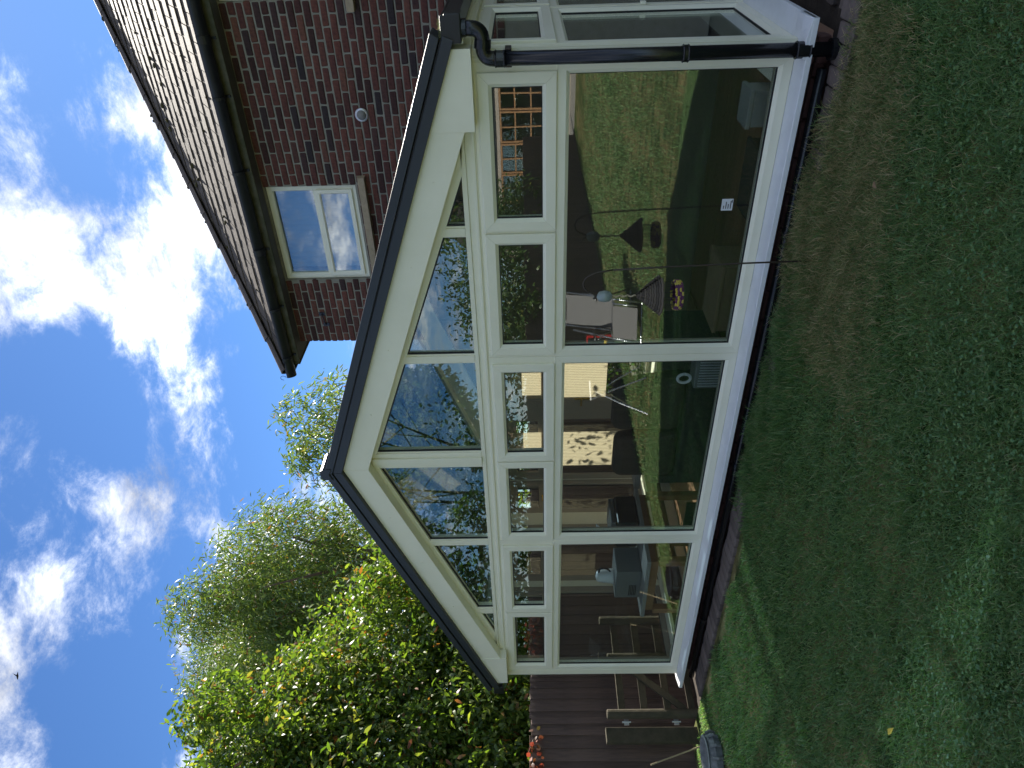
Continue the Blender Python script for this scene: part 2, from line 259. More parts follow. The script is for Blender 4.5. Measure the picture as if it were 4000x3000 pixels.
class MB:
    def __init__(self): self.v = []; self.f = []
    def add(self, vs, fs):
        b = len(self.v); self.v.extend([tuple(q) for q in vs]); self.f.extend([tuple(i + b for i in q) for q in fs]); return self
    def box(self, x0, x1, y0, y1, z0, z1):
        x0, x1 = sorted((x0, x1)); y0, y1 = sorted((y0, y1)); z0, z1 = sorted((z0, z1))
        return self.add([(x0, y0, z0), (x1, y0, z0), (x1, y1, z0), (x0, y1, z0), (x0, y0, z1), (x1, y0, z1), (x1, y1, z1), (x0, y1, z1)],
                        [(3, 2, 1, 0), (4, 5, 6, 7), (0, 1, 5, 4), (1, 2, 6, 5), (2, 3, 7, 6), (3, 0, 4, 7)])
    def prism(self, poly, fn, d0, d1):
        """poly of (s,t) extruded from depth d0 to d1 through fn(s,t,d)"""
        n = len(poly); vs = [fn(s, t, d0) for s, t in poly] + [fn(s, t, d1) for s, t in poly]
        fs = [tuple(range(n)), tuple(range(2 * n - 1, n - 1, -1))] + [(i, i + n, (i + 1) % n + n, (i + 1) % n) for i in range(n)]
        return self.add(vs, fs)
    def bar(self, a, b, w, h, upv=(0, 0, 1)):
        a, b = Vector(a), Vector(b); d = (b - a).normalized(); u = Vector(upv); s = d.cross(u).normalized(); u = s.cross(d).normalized()
        q = []
        for c in (a, b):
            for i, j in ((-1, -1), (1, -1), (1, 1), (-1, 1)): q.append(c + s * (i * w / 2) + u * (j * h / 2))
        return self.add(q, [(3, 2, 1, 0), (4, 5, 6, 7), (0, 1, 5, 4), (1, 2, 6, 5), (2, 3, 7, 6), (3, 0, 4, 7)])
    def tube(self, pts, r, n=10, cap=True):
        pts = [Vector(p) for p in pts]; rs = r if isinstance(r, (list, tuple)) else [r] * len(pts)
        ref = None; base = len(self.v); vs = []
        for i, p in enumerate(pts):
            d = ((pts[min(i + 1, len(pts) - 1)] - pts[max(i - 1, 0)])).normalized()
            if ref is None: ref = Vector((0, 0, 1)) if abs(d.z) < 0.9 else Vector((1, 0, 0))
            s = d.cross(ref).normalized(); t = s.cross(d).normalized(); ref = t
            for k in range(n):
                a = 2 * math.pi * k / n; vs.append(p + (s * math.cos(a) + t * math.sin(a)) * rs[i])
        fs = []
        for i in range(len(pts) - 1):
            for k in range(n): fs.append((i * n + k, i * n + (k + 1) % n, (i + 1) * n + (k + 1) % n, (i + 1) * n + k))
        if cap: fs.append(tuple(range(n - 1, -1, -1))); fs.append(tuple((len(pts) - 1) * n + k for k in range(n)))
        return self.add(vs, fs)
    def lathe(self, prof, c, n=20):
        """prof of (r,z) round the vertical axis at c"""
        vs = []; fs = []
        for r, z in prof:
            for k in range(n):
                a = 2 * math.pi * k / n; vs.append((c[0] + r * math.cos(a), c[1] + r * math.sin(a), c[2] + z))
        for i in range(len(prof) - 1):
            for k in range(n): fs.append((i * n + k, i * n + (k + 1) % n, (i + 1) * n + (k + 1) % n, (i + 1) * n + k))
        return self.add(vs, fs)
    def build(self, name, material, parent=None, smooth=False, bevel=0.0, seg=2, base=None):
        loc = Vector((0, 0, 0))
        if parent is not None: loc = WLOC[parent]
        elif base is not None: loc = Vector(base)
        me = bpy.data.meshes.new(name); me.from_pydata([(a - loc.x, b - loc.y, c - loc.z) for a, b, c in self.v], [], self.f)
        me.validate(); me.update()
        import bmesh
        bm = bmesh.new(); bm.from_mesh(me); bmesh.ops.recalc_face_normals(bm, faces=bm.faces); bm.to_mesh(me); bm.free()
        me.materials.append(MATS[material])
        if smooth: me.polygons.foreach_set('use_smooth', [True] * len(me.polygons))
        o = bpy.data.objects.new(name, me); COL.objects.link(o); WLOC[o] = loc
        if parent is not None: o.parent = parent
        else: o.location = loc
        if bevel:
            b = o.modifiers.new('bevel', 'BEVEL'); b.width = bevel; b.segments = seg; b.limit_method = 'ANGLE'; b.angle_limit = math.radians(40)
        return o
def piece(name, me, world, parent, rot=None, scale=None):
    o = bpy.data.objects.new(name, me); COL.objects.link(o); o.parent = parent; o.location = Vector(world) - WLOC[parent]
    if rot: o.rotation_euler = rot
    if scale: o.scale = scale
    return o
def unit_mesh(name, mb, material):
    me = bpy.data.meshes.new(name); me.from_pydata(mb.v, [], mb.f); me.update()
    import bmesh
    bm = bmesh.new(); bm.from_mesh(me); bmesh.ops.recalc_face_normals(bm, faces=bm.faces); bm.to_mesh(me); bm.free()
    me.materials.append(MATS[material]); return me
def np_mesh(name, V, F3, material, parent=None, base=(0, 0, 0), smooth=False):
    """fast triangle mesh from numpy arrays"""
    loc = WLOC[parent] if parent is not None else Vector(base)
    V = V - np.array(loc)[None, :]
    me = bpy.data.meshes.new(name); me.vertices.add(len(V)); me.vertices.foreach_set('co', V.astype(np.float32).ravel())
    me.loops.add(F3.size); me.loops.foreach_set('vertex_index', F3.astype(np.int32).ravel())
    me.polygons.add(len(F3)); me.polygons.foreach_set('loop_start', np.arange(0, F3.size, 3, dtype=np.int32))
    me.update(calc_edges=True); me.materials.append(MATS[material])
    if smooth: me.polygons.foreach_set('use_smooth', [True] * len(me.polygons))
    o = bpy.data.objects.new(name, me); COL.objects.link(o); WLOC[o] = loc
    if parent is not None: o.parent = parent
    else: o.location = loc
    return o
def jig_brick(l, w, h, material, name, seed):
    """brick with rounded, slightly uneven arrises: chamfered box, about 44 triangles"""
    r = random.Random(seed); c = min(0.008, h * 0.13); mb = MB(); vs = []
    for sx in (-1, 1):
        for sy_ in (-1, 1):
            for sz in (-1, 1):
                j = lambda: r.uniform(-0.003, 0.003)
                X, Y, Z = sx * l / 2 + j(), sy_ * w / 2, sz * h / 2 + j()
                vs += [(X - sx * c, Y, Z - sz * c), (X, Y - sy_ * c, Z - sz * c), (X - sx * c, Y - sy_ * c, Z)]
    import bmesh
    bm = bmesh.new(); [bm.verts.new(v) for v in vs]; bmesh.ops.convex_hull(bm, input=bm.verts); 
    me = bpy.data.meshes.new(name); bm.to_mesh(me); bm.free(); me.materials.append(MATS[material]); return me

# ------------------------------------------------------------------ GROUND
def ground_sheet(name, x0, x1, y0, y1, z, nx, ny, material, amp=0.0):
    xs = np.linspace(x0, x1, nx); ys = np.linspace(y0, y1, ny); V = []
    mb = MB()
    vs = [(x, y, z + amp * (math.sin(x * 2.1 + y * 1.3) + math.sin(x * 0.9 - y * 2.7))) for y in ys for x in xs]
    mb.add(vs, [(j * nx + i, j * nx + i + 1, (j + 1) * nx + i + 1, (j + 1) * nx + i) for j in range(ny - 1) for i in range(nx - 1)])
    return mb.build(name, material, smooth=True)
lawn = tag(ground_sheet('lawn', -70, 70, -70, 3.93, -0.004, 141, 75, 'lawn_ground', 0.0), 'shaded green lawn in front of the conservatory', 'lawn', kind='structure')
bed = tag(ground_sheet('soil_strip', -7.2, -0.3, 3.93, 4.3, -0.02, 3, 3, 'soil'), 'dark soil strip at the foot of the conservatory wall', 'soil', kind='structure')
passage = tag(ground_sheet('side_passage', -70, -6.93, 3.93, 70, -0.16, 8, 8, 'soil'), 'dark bare earth passage beside the fence', 'earth', kind='structure')
rear = tag(ground_sheet('terrace', -0.84, 70, 3.93, 70, -0.03, 8, 8, 'soil'), 'dark ground under the brick terrace', 'terrace', kind='structure')
tag(ground_sheet('rear_ground', -6.93, -0.84, 7.3, 70, -0.05, 8, 8, 'soil'), 'ground behind the house', 'ground', kind='structure')
tag(ground_sheet('side_lawn', 0.55, 70, 3.93, 6.9, -0.012, 40, 8, 'lawn_ground'), 'lawn continuing beside the terrace on the right', 'lawn', kind='structure')
WLOC[lawn] = Vector((0, 0, 0))

def grass(n, x0, x1, y0, y1, dens_fn, h0, h1, w0, name, material, lean=0.7, zbase=0.0, top=False, parent=lawn):
    P = np.column_stack([RNG.uniform(x0, x1, n), RNG.uniform(y0, y1, n)])
    d = np.hypot(P[:, 0], P[:, 1]); keep = RNG.uniform(0, 1, n) < dens_fn(P[:, 0], P[:, 1], d)
    P = P[keep]; d = d[keep]; n = len(P)
    clump = 0.6 + 0.7 * (0.5 + 0.5 * np.sin(P[:, 0] * 9.1 + 2 * np.sin(P[:, 1] * 7.3)) * np.sin(P[:, 1] * 11.7 + np.sin(P[:, 0] * 5.1)))
    H = RNG.uniform(h0, h1, n) * clump; Wd = w0 * RNG.uniform(0.7, 1.3, n) * np.clip(d / 3.0, 0.9, 2.2)
    a = RNG.uniform(0, 2 * np.pi, n); b = RNG.normal(0, 1, (n, 2)) * lean * 0.55 + np.array([0.12, -0.28])[None, :] * lean
    side = np.column_stack([np.cos(a), np.sin(a)])
    base = np.column_stack([P, np.full(n, zbase - 0.006)])
    s3 = np.column_stack([side * Wd[:, None] / 2, np.zeros(n)])
    mid = base + np.column_stack([b * H[:, None] * 0.35, H * 0.62]); tip = base + np.column_stack([b * H[:, None] * 1.05, H * RNG.uniform(0.75, 1.0, n)])
    V = np.stack([base - s3, base + s3, mid + s3 * 0.75, mid - s3 * 0.75, tip], 1).reshape(-1, 3)
    k = np.arange(n)[:, None] * 5
    F = np.concatenate([k + np.array([[0, 1, 2]]), k + np.array([[0, 2, 3]]), k + np.array([[3, 2, 4]])], 0)
    o = np_mesh(name, V, F, material, parent=None if top else parent); tag(o, kind='stuff'); return o
FALL = lambda x, y, d: np.clip((2.5 / d) ** 2, 0.10, 1.0) * np.where((x < -0.55) | (y < 3.86), 1, 0) * np.where(y > 3.82 + 0.07 * np.sin(x * 7.0), 0, 1)
g1 = grass(715000, -7.6, 0.9, 0.75, 3.92, FALL, 0.02, 0.045, 0.0040, 'grass', 'grass_blade', 1.35)
DRY_FLARE = lambda x, y, d: np.clip(1.05 - np.abs((x + 1.45) / 1.05) ** 3, 0, 1) * np.clip((y - 2.3) / 1.2, 0.0, 1) * np.clip(1.0 - (np.abs(y - (3.5 + 0.32 * (x + 1.9))) / 0.75), 0.05, 1)
g2 = grass(190000, -3.4, -0.6, 2.2, 4.0, DRY_FLARE, 0.035, 0.075, 0.003, 'dry_flare_grass', 'dry_flare_grass', 0.9)  # diagonal tan band: part dry grass, part lens-flare haze put into blade colour
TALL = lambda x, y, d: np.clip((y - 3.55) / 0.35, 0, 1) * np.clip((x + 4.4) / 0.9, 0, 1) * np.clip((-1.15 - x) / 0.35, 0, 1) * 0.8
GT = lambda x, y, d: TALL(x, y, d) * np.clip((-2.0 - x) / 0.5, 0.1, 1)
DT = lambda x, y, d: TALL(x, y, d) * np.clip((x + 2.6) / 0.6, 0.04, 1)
tag(grass(52000, -4.6, -1.1, 3.5, 4.10, GT, 0.05, 0.12, 0.003, 'long_grass', 'grass_blade', 0.75), 'long green grass along the wall foot')
g3 = grass(42000, -4.6, -1.1, 3.5, 4.10, DT, 0.06, 0.13, 0.003, 'long_grass', 'dry_flare_grass', 0.75)
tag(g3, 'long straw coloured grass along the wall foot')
FAR = lambda x, y, d: np.clip(1.2 - d / 14, 0.15, 1)
g4 = grass(90000, -10, 2.5, -12, 0.8, FAR, 0.03, 0.06, 0.007, 'grass', 'grass_blade', 0.9)
# clover and other small weed leaves between the blades, nearest the camera
def clover(n):
    P = np.column_stack([RNG.uniform(-4.6, 0.4, n), RNG.uniform(0.8, 3.3, n)])
    cl = np.sin(P[:, 0] * 3.3 + 1.0) * np.sin(P[:, 1] * 4.1 + 0.5 * P[:, 0])
    keep = RNG.uniform(0, 1, n) < np.clip(0.45 + 0.6 * cl, 0.05, 1) * np.clip((3.9 - np.hypot(P[:, 0] + 1.0, P[:, 1])) / 1.6, 0.06, 1); P = P[keep]; n = len(P)
    R = RNG.uniform(0.003, 0.0058, n); Z = RNG.uniform(0.014, 0.036, n); V = []; F = []; nv = 0
    for j in range(3):
        an = RNG.uniform(0, 2.09, n) + j * 2.094 if j == 0 else an + 2.094
        c = np.column_stack([P[:, 0] + np.cos(an) * R, P[:, 1] + np.sin(an) * R, Z]); tl = RNG.normal(0, 0.35, (n, 2))
        ring = []
        for q in range(6):
            t = q * math.pi / 3; ox, oy = np.cos(t) * R * 0.98, np.sin(t) * R * 0.98
            ring.append(np.column_stack([c[:, 0] + ox, c[:, 1] + oy, c[:, 2] + tl[:, 0] * ox + tl[:, 1] * oy]))
        V.append(np.stack(ring, 1).reshape(-1, 3)); k = np.arange(n)[:, None] * 6 + nv
        F.append(np.concatenate([k + np.array([[0, i, i + 1]]) for i in range(1, 5)], 0)); nv += 6 * n
    return np_mesh('clover', np.concatenate(V), np.concatenate(F), 'clover', parent=lawn)
tag(clover(15000), kind='stuff')
# a few fallen leaves on the lawn
leaf_v = MB().add([(-0.03, 0, 0), (0, -0.012, 0.006), (0.035, 0, 0.002), (0, 0.013, 0.009)], [(0, 1, 2), (0, 2, 3)])
fl_y = unit_mesh('fallen_leaf', leaf_v, 'yellow_plastic'); fl_r = unit_mesh('fallen_leaf', leaf_v, 'cardboard')
for i, (x, y, me, lb) in enumerate([(-3.30, 1.70, fl_y, 'bright yellow fallen leaf lying on the shaded lawn'), (-1.30, 3.25, fl_r, 'brown fallen leaf on the grass near the downpipe')]):
    o = bpy.data.objects.new('fallen_leaf', me); COL.objects.link(o); o.location = (x, y, 0.045); o.rotation_euler = (0.1, 0.15, i * 1.3); tag(o, lb, 'leaf')

# ------------------------------------------------------------------ brick path along the wall and terrace edge
path = tag(MB().box(-6.95, -0.45, 3.90, 4.13, -0.05, -0.008).build('brick_path', 'soil'), 'row of dark brick pavers laid along the conservatory wall', 'path', kind='structure')
pav = [jig_brick(0.100, 0.205, 0.06, 'paver', 'paver', i) for i in range(4)]
x = -6.9; i = 0
while x < -0.42:
    piece('paver', pav[i % 4], (x + 0.05, 4.022 + random.uniform(-0.006, 0.006), 0.0 + random.uniform(-0.004, 0.004)), path, (random.uniform(-.02, .02), random.uniform(-.02, .02), random.uniform(-.02, .02)))
    x += 0.108; i += 1
pv2 = [jig_brick(0.205, 0.100, 0.06, 'paver', 'paver', 20 + i) for i in range(3)]
WLOC[rear] = Vector((0, 0, 0))
for r in range(12):
    for c in range(5):
        piece('paver', pv2[(r + c) % 3], (-0.62 + c * 0.213 + (r % 2) * 0.106, 4.19 + r * 0.108, -0.028 + random.uniform(-.003, .003)), rear, (random.uniform(-.015, .015), 0, random.uniform(-.01, .01)))

# ------------------------------------------------------------------ CONSERVATORY
XL, XR, YF, YB = -6.91, -0.85, 4.19, 7.08
XM = -3.86
cons = empty('conservatory', (XM, YF, 0), 'white framed gable conservatory with dark grey roof edge', 'conservatory')
PF = lambda s, t, d: (s, YF + d, t)                   # front: s = X, depth goes inside
PR = lambda s, t, d: (XR - d, s, t)                   # right side: s = Y
PL = lambda s, t, d: (XL + d, s, t)                   # left side
PB = lambda s, t, d: (s, YB - d, t)                   # back
def frame_mb(mb, fn, s0, s1, t0, t1, w, df, db, c=0.014, sides=None):
    """mitred frame: each bar its own prism with a chamfer towards the glass and a hairline at the mitre"""
    g = 0.0007
    prof = [(0.0, db), (0.0, df + 0.003), (0.003, df), (w - c, df), (w, df + c), (w, db)]
    cor = [(s0, t0, 1, 1), (s1, t0, -1, 1), (s1, t1, -1, -1), (s0, t1, 1, -1)]
    for i in range(4):
        a, b = cor[i], cor[(i + 1) % 4]; va = []; vb = []
        du = (b[0] - a[0], b[1] - a[1]); L = math.hypot(*du); du = (du[0] / L * g, du[1] / L * g)
        for o_, d in prof:
            va.append(fn(a[0] + a[2] * o_ + du[0], a[1] + a[3] * o_ + du[1], d)); vb.append(fn(b[0] + b[2] * o_ - du[0], b[1] + b[3] * o_ - du[1], d))
        n = len(prof)
        mb.add(va + vb, [(k, (k + 1) % n, (k + 1) % n + n, k + n) for k in range(n)] + [tuple(range(n)), tuple(range(2 * n - 1, n - 1, -1))])
    return mb
def gasket_mb(mb, fn, s0, s1, t0, t1, w, d0, d1):
    for p in ([(s0, t0), (s1, t0), (s1, t0 + w), (s0, t0 + w)], [(s0, t1 - w), (s1, t1 - w), (s1, t1), (s0, t1)], [(s0, t0 + w), (s0 + w, t0 + w), (s0 + w, t1 - w), (s0, t1 - w)], [(s1 - w, t0 + w), (s1, t0 + w), (s1, t1 - w), (s1 - w, t1 - w)]):
        mb.prism(p, fn, d0, d1)
def rect(mb, fn, s0, s1, t0, t1, d0, d1): return mb.prism([(s0, t0), (s1, t0), (s1, t1), (s0, t1)], fn, d0, d1)
ZB, ZT = 0.203, 1.962
WF = 'white_upvc'
def window_unit(fn, s0, s1, vents, parent=cons, handle=True, inner=True, gl='glass'):
    """frame with one tall fixed light below and opening vents above"""
    mb = MB(); w = 0.0725; d1 = 0.065
    rect(mb, fn, s0, s0 + w - 0.012, ZB, ZT, 0.004, d1); rect(mb, fn, s1 - w + 0.012, s1, ZB, ZT, 0.004, d1)
    rect(mb, fn, s0 + w - 0.012, s1 - w + 0.012, ZT - 0.03, ZT, 0.004, d1); rect(mb, fn, s0 + w - 0.012, s1 - w + 0.012, 1.482, 1.496, 0.004, d1)
    for a, b in zip(vents[:-1], vents[1:]): rect(mb, fn, a[1] + 0.001, b[0] - 0.001, 1.497, ZT - 0.031, 0.0, d1)
    fr = mb.build('window_frame', WF, parent, bevel=0.002)
    mb = MB(); frame_mb(mb, fn, s0 + 0.001, s1 - 0.001, ZB + 0.001, 1.494, w, 0.0, d1 + 0.002, c=0.02); mb.build('fixed_light_frame', WF, parent)
    a0, a1, b0, b1 = s0 + w, s1 - w, ZB + w + 0.008, 1.46
    mb = MB(); gasket_mb(mb, fn, a0 - 0.002, a1 + 0.002, ZB + w, 1.4615 - 0.0, 0.008, 0.022, 0.036); mb.build('gasket', 'gasket', parent)
    p = MB(); rect(p, fn, a0 - 0.004, a1 + 0.004, ZB + w - 0.004, 1.466, 0.028, 0.034); p = p.build('pane', gl, parent)
    for v0, v1 in vents:
        mb = MB(); frame_mb(mb, fn, v0, v1, 1.494, 1.938, 0.08, -0.017, 0.055, c=0.02); sash = mb.build('vent_sash', WF, parent)
        mb = MB(); gasket_mb(mb, fn, v0 + 0.079, v1 - 0.079, 1.494 + 0.079, 1.938 - 0.079, 0.007, 0.006, 0.02)
        g = mb.build('gasket', 'gasket', sash)
        q = MB(); rect(q, fn, v0 + 0.076, v1 - 0.076, 1.57, 1.862, 0.012, 0.018); q.build('pane', gl, sash)
        if handle:
            h = MB(); c = (v0 + v1) / 2; rect(h, fn, c - 0.012, c + 0.012, 1.515, 1.545, 0.056, 0.075); rect(h, fn, c - 0.10, c + 0.012, 1.525, 1.538, 0.075, 0.087); h.build('handle', 'brass', sash, bevel=0.003)
    if inner:      # beige inner bead that shows through the glass
        mb = MB(); gasket_mb(mb, fn, a0 - 0.03, a1 + 0.03, ZB + 0.04, 1.49, 0.03 + 0.012, 0.067, 0.075); mb.build('inner_bead', 'interior_upvc', parent)
    return p
pane1 = window_unit(PF, -2.883, -0.921, [(-2.856, -1.936), (-1.915, -0.974)])
window_unit(PF, -4.826, -2.884, [(-4.825 + 0.02, -3.885), (-3.874, -2.94)])
window_unit(PF, -6.829, -4.827, [(-6.782, -5.838), (-5.828, -4.882)])
# fluted corner posts
for xa, xb in ((-0.92, XR), (XL, -6.83)):
    mb = MB(); mb.box(xa, xb, YF - 0.002, YF + 0.07, ZB, ZT)
    for k in range(3):
        c = xa + (xb - xa) * (0.22 + 0.28 * k); mb.box(c - 0.007, c + 0.007, YF - 0.006, YF - 0.0025, ZB + 0.002, ZT - 0.002)
    if xb == XR:
        for k in range(3): mb.box(XR + 0.0005, XR + 0.004, YF + 0.012 + k * 0.02, YF + 0.024 + k * 0.02, ZB + 0.002, ZT - 0.002)
    mb.build('corner_post', WF, cons, bevel=0.002)
# sills
sf = [(0.0, 0.203), (-0.02, 0.2025), (-0.118, 0.187), (-0.122, 0.183), (-0.122, 0.155), (-0.105, 0.155), (-0.105, 0.165), (0.08, 0.165), (0.08, 0.203)]
mb = MB(); mb.prism(sf, lambda s, t, d: (d, YF + s, t), -6.985, -0.728); mb.build('sill', 'white_sill', cons, bevel=0.002)
mb = MB(); mb.prism(sf, lambda s, t, d: (XR - s, d, t), 4.0695, YB); 
mb.v = [(a, b, c) for a, b, c in mb.v]; mb.build('side_sill', 'white_sill', cons, bevel=0.002)
mb = MB(); mb.box(-0.8485, -0.733, 4.073, 4.19, 0.170, 0.1855); mb.build('sill_corner', 'white_sill', cons)
mb = MB(); mb.prism(sf, lambda s, t, d: (XL + s, d, t), 4.20, YB); mb.build('side_sill', 'white_sill', cons)
# eaves beam + gable frame
mb = MB(); mb.box(XL, XR, YF + 0.008, YF + 0.075, ZT + 0.0005, 2.03); mb.box(XL + 0.01, XR - 0.01, YF - 0.004, YF + 0.0075, 1.972, 1.99); mb.build('eaves_beam', WF, cons, bevel=0.002)
SL = 0.3735
ztop = lambda x: 2.0605 + SL * (2.298 - abs(x - XM))            # top edge of the gable glass
mb = MB(); mb.box(-6.55, -1.17, YF, YF + 0.07, 2.031, 2.062); mb.build('gable_rail', WF, cons, bevel=0.002)
gm = [(-1.956, -1.881), (-2.93, -2.85), (-3.945, -3.772), (-4.884, -4.803), (-5.868, -5.77)]
for a, b in gm:
    mb = MB(); n_ = 0.012
    mb.prism([(a, 2.0625), (b, 2.0625), (b, ztop(b) + 0.02), (a, ztop(a) + 0.02)], PF, 0.006, 0.07)
    mb.prism([(a + n_, 2.0625), (b - n_, 2.0625), (b - n_, ztop(b) + 0.02), (a + n_, ztop(a) + 0.02)], PF, -0.002, 0.0055)
    if b - a > 0.12: mb.prism([((a + b) / 2 - 0.03, 2.0625), ((a + b) / 2 + 0.03, 2.0625), ((a + b) / 2 + 0.03, 2.93), ((a + b) / 2 - 0.03, 2.93)], PF, -0.02, -0.0025)
    mb.build('gable_mullion', WF, cons, bevel=0.002)
for sgn in (-1, 1):
    e = XM + sgn * 2.298
    mb = MB(); mb.prism([(e + sgn * 0.40, 2.031), (e, 2.0625), (XM, ztop(XM)), (XM, ztop(XM) + 0.13), (e + sgn * 0.55, 2.05)], PF, 0.0, 0.07); mb.build('gable_rafter', WF, cons)
    mb = MB(); mb.prism([(e, 2.065), (XM + sgn * 0.086, ztop(XM + 0.086)), (XM + sgn * 0.086, ztop(XM + 0.086) - 0.013), (e - sgn * 0.035, 2.0635)], PF, 0.018, 0.03); mb.build('gasket', 'gasket', cons)
cuts = [-1.562] + [q for g_ in gm for q in (g_[1], g_[0])] + [-6.158]
for k in range(6):
    b, a = cuts[2 * k], cuts[2 * k + 1]
    poly = [(a, 2.058), (b, 2.058), (b, max(2.0585, ztop(b) + 0.004)), (a, max(2.0585, ztop(a) + 0.004))]
    mb = MB(); mb.prism(poly, PF, 0.026, 0.032); mb.build('gable_pane', 'glass', cons)
    if k not in (0, 5) or True:
        mb = MB(); mb.prism([(a, 2.062), (a + 0.009, 2.062), (a + 0.009, ztop(a + 0.009)), (a, ztop(a))], PF, 0.012, 0.024); mb.build('gasket', 'gasket', cons)
# sloping white fascia boards with boxed ends
YFa = 4.09
for sgn in (-1, 1):
    X = lambda q: XM + sgn * q
    zu = lambda q: 3.150 - 0.3575 * q
    zl = lambda q: 2.952 - 0.3612 * q
    mb = MB(); mb.prism([(X(0.0008), zl(0)), (X(0.0008), zu(0)), (X(2.62), zu(2.62)), (X(2.62), zl(2.62))], lambda s, t, d: (s, YFa + d, t), 0.0, 0.096); mb.build('fascia_board', WF, cons, bevel=0.0015)
    mb = MB(); mb.prism([(X(2.595), 1.957), (X(2.595), zu(2.595)), (X(3.03), zu(3.03)), (X(3.03), 1.957)], lambda s, t, d: (s, YFa - 0.006 + d, t), 0.0, 0.106); mb.build('fascia_end_box', WF, cons, bevel=0.0015)
    for q in (0.55, 1.12, 1.75, 2.3):
        s_ = MB(); c = (X(q), YFa, (zu(q) + zl(q)) / 2); s_.tube([(c[0], YFa + 0.002, c[2]), (c[0], YFa - 0.004, c[2])], 0.008, 8); s_.build('screw_cap', WF, cons)
    # dark grey verge trim: two steps with a shadow groove
    vt = lambda q: 3.290 - 0.3640 * q
    for nm, o0, o1, d0 in (('verge_cap', 0.0, -0.062, -0.046), ('verge_trim', -0.0665, -0.136, -0.036)):
        mb = MB(); mb.prism([(X(0.001), vt(0) + o0), (X(3.10 + (0.02 if o0 == 0 else 0)), vt(3.10) + o0), (X(3.06 + (0.03 if o0 == 0 else 0.02)), vt(3.06) + o1), (X(0.001), vt(0) + o1)], lambda s, t, d: (s, YFa + d, t), d0, 0.11); mb.build(nm, 'anthracite', cons, bevel=0.003)
    mb = MB(); mb.prism([(X(0.001), vt(0) - 0.058), (X(3.08), vt(3.08) - 0.058), (X(3.08), vt(3.08) - 0.07), (X(0.001), vt(0) - 0.07)], lambda s, t, d: (s, YFa + d, t), -0.03, 0.10); mb.build('verge_groove', 'groove', cons)
mb = MB(); mb.prism([(XM - 0.055, 3.225), (XM - 0.055, 3.295), (XM - 0.035, 3.32), (XM + 0.035, 3.32), (XM + 0.055, 3.295), (XM + 0.055, 3.225), (XM, 3.248)], lambda s, t, d: (s, YFa + d, t), -0.056, 0.15); mb.build('ridge_cap', 'anthracite', cons, bevel=0.006)
mb = MB(); mb.box(XM - 0.05, XM + 0.05, YFa + 0.112, YB + 0.1, 3.20, 3.29); mb.build('ridge', 'anthracite', cons, bevel=0.006)
# glazed roof slopes, glazing bars
zr = lambda q: 3.235 - 0.3640 * q
for sgn in (-1, 1):
    X = lambda q: XM + sgn * q
    ys = np.linspace(YFa + 0.115, YB + 0.08, 2)
    for k in range(1):
        y0, y1 = ys[k] + 0.003, ys[k + 1] - 0.003; z_ = [zr(0.06), zr(3.10)]
        mb = MB(); mb.prism([(X(0.06), zr(0.06)), (X(3.10), zr(3.10)), (X(3.10), zr(3.10) + 0.02), (X(0.06), zr(0.06) + 0.02)], lambda s, t, d: (s, d, t), y0, y1); mb.build('roof_pane', 'roof_glass', cons)
    for k in (0, 1):
        mb = MB(); mb.prism([(X(0.055), zr(0.055) - 0.045), (X(3.08), zr(3.08) - 0.045), (X(3.08), zr(3.08) + 0.035), (X(0.055), zr(0.055) + 0.035)], lambda s, t, d: (s, d, t), ys[k] - 0.024 + (0.03 if k == 0 else 0), ys[k] + 0.024); mb.build('glazing_bar', WF, cons)
    # eaves fascia under the gutter
    mb = MB(); mb.box(X(3.051), X(3.075), YFa + 0.02, YB, 1.995, 2.09); mb.build('eaves_fascia', WF, cons)
    mb = MB(); mb.box(X(2.99), X(3.05), YF + 0.08, YB, ZT + 0.001, 2.075); mb.build('eaves_beam', WF, cons)
    # square line gutter with lip
    g0, g1 = X(3.077), X(3.19)
    mb = MB(); y0, y1 = YFa - 0.02, YB
    mb.box(g0, g1, y0, y1, 2.010, 2.016)
    mb.box(g0, g0 + sgn * 0.004, y0, y1, 2.017, 2.092)
    mb.box(g1 - sgn * 0.004, g1, y0, y1, 2.017, 2.092); mb.box(g1 - sgn * 0.012, g1 + sgn * 0.003, y0, y1, 2.093, 2.101)
    mb.build('gutter', 'gutter_black', cons)
    mb = MB(); mb.box(g0 - sgn * 0.003, g1 + sgn * 0.006, YFa - 0.0275, YFa - 0.0205, 2.0, 2.106); mb.build('gutter_stop_end', 'gutter_black', cons, bevel=0.003)
# lengths of the side and back walls
def plain_wall(name, x0, x1, y0, y1, z0, z1, m_): mb = MB(); mb.box(x0, x1, y0, y1, z0, z1); return mb.build(name, m_, cons)
window_unit(PR, 4.262, 5.37, [(4.273, 5.355)], inner=False)
window_unit(PR, 5.40, 6.20, [(5.42, 6.18)], inner=False); window_unit(PR, 6.21, 7.06, [(6.23, 7.04)], inner=False)
mb = MB(); mb.box(XR - 0.07, XR + 0.004, 5.371, 5.399, ZB, ZT); mb.build('side_post', WF, cons)
for z in (0.85, 1.72):
    mb = MB(); mb.box(XR + 0.001, XR + 0.022, 5.352, 5.41, z, z + 0.035); mb.build('hinge', WF, cons, bevel=0.004)
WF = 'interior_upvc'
for a, b in ((4.27, 5.25), (5.33, 6.20), (6.40, 7.0)):
    window_unit(PL, a, b, [(a + 0.03, b - 0.03)], inner=False, gl='clear_glass')
for a, b in ((4.262, 4.269), (5.251, 5.329), (6.201, 6.399), (7.001, 7.075)): plain_wall('side_post', XL, XL + 0.07, a, b, ZB, ZT, 'white_upvc')
window_unit(PB, -6.83, -5.72, [(-6.80, -5.75)], inner=False, gl='clear_glass'); window_unit(PB, -5.50, -4.66, [(-5.47, -4.69)], inner=False, gl='clear_glass')
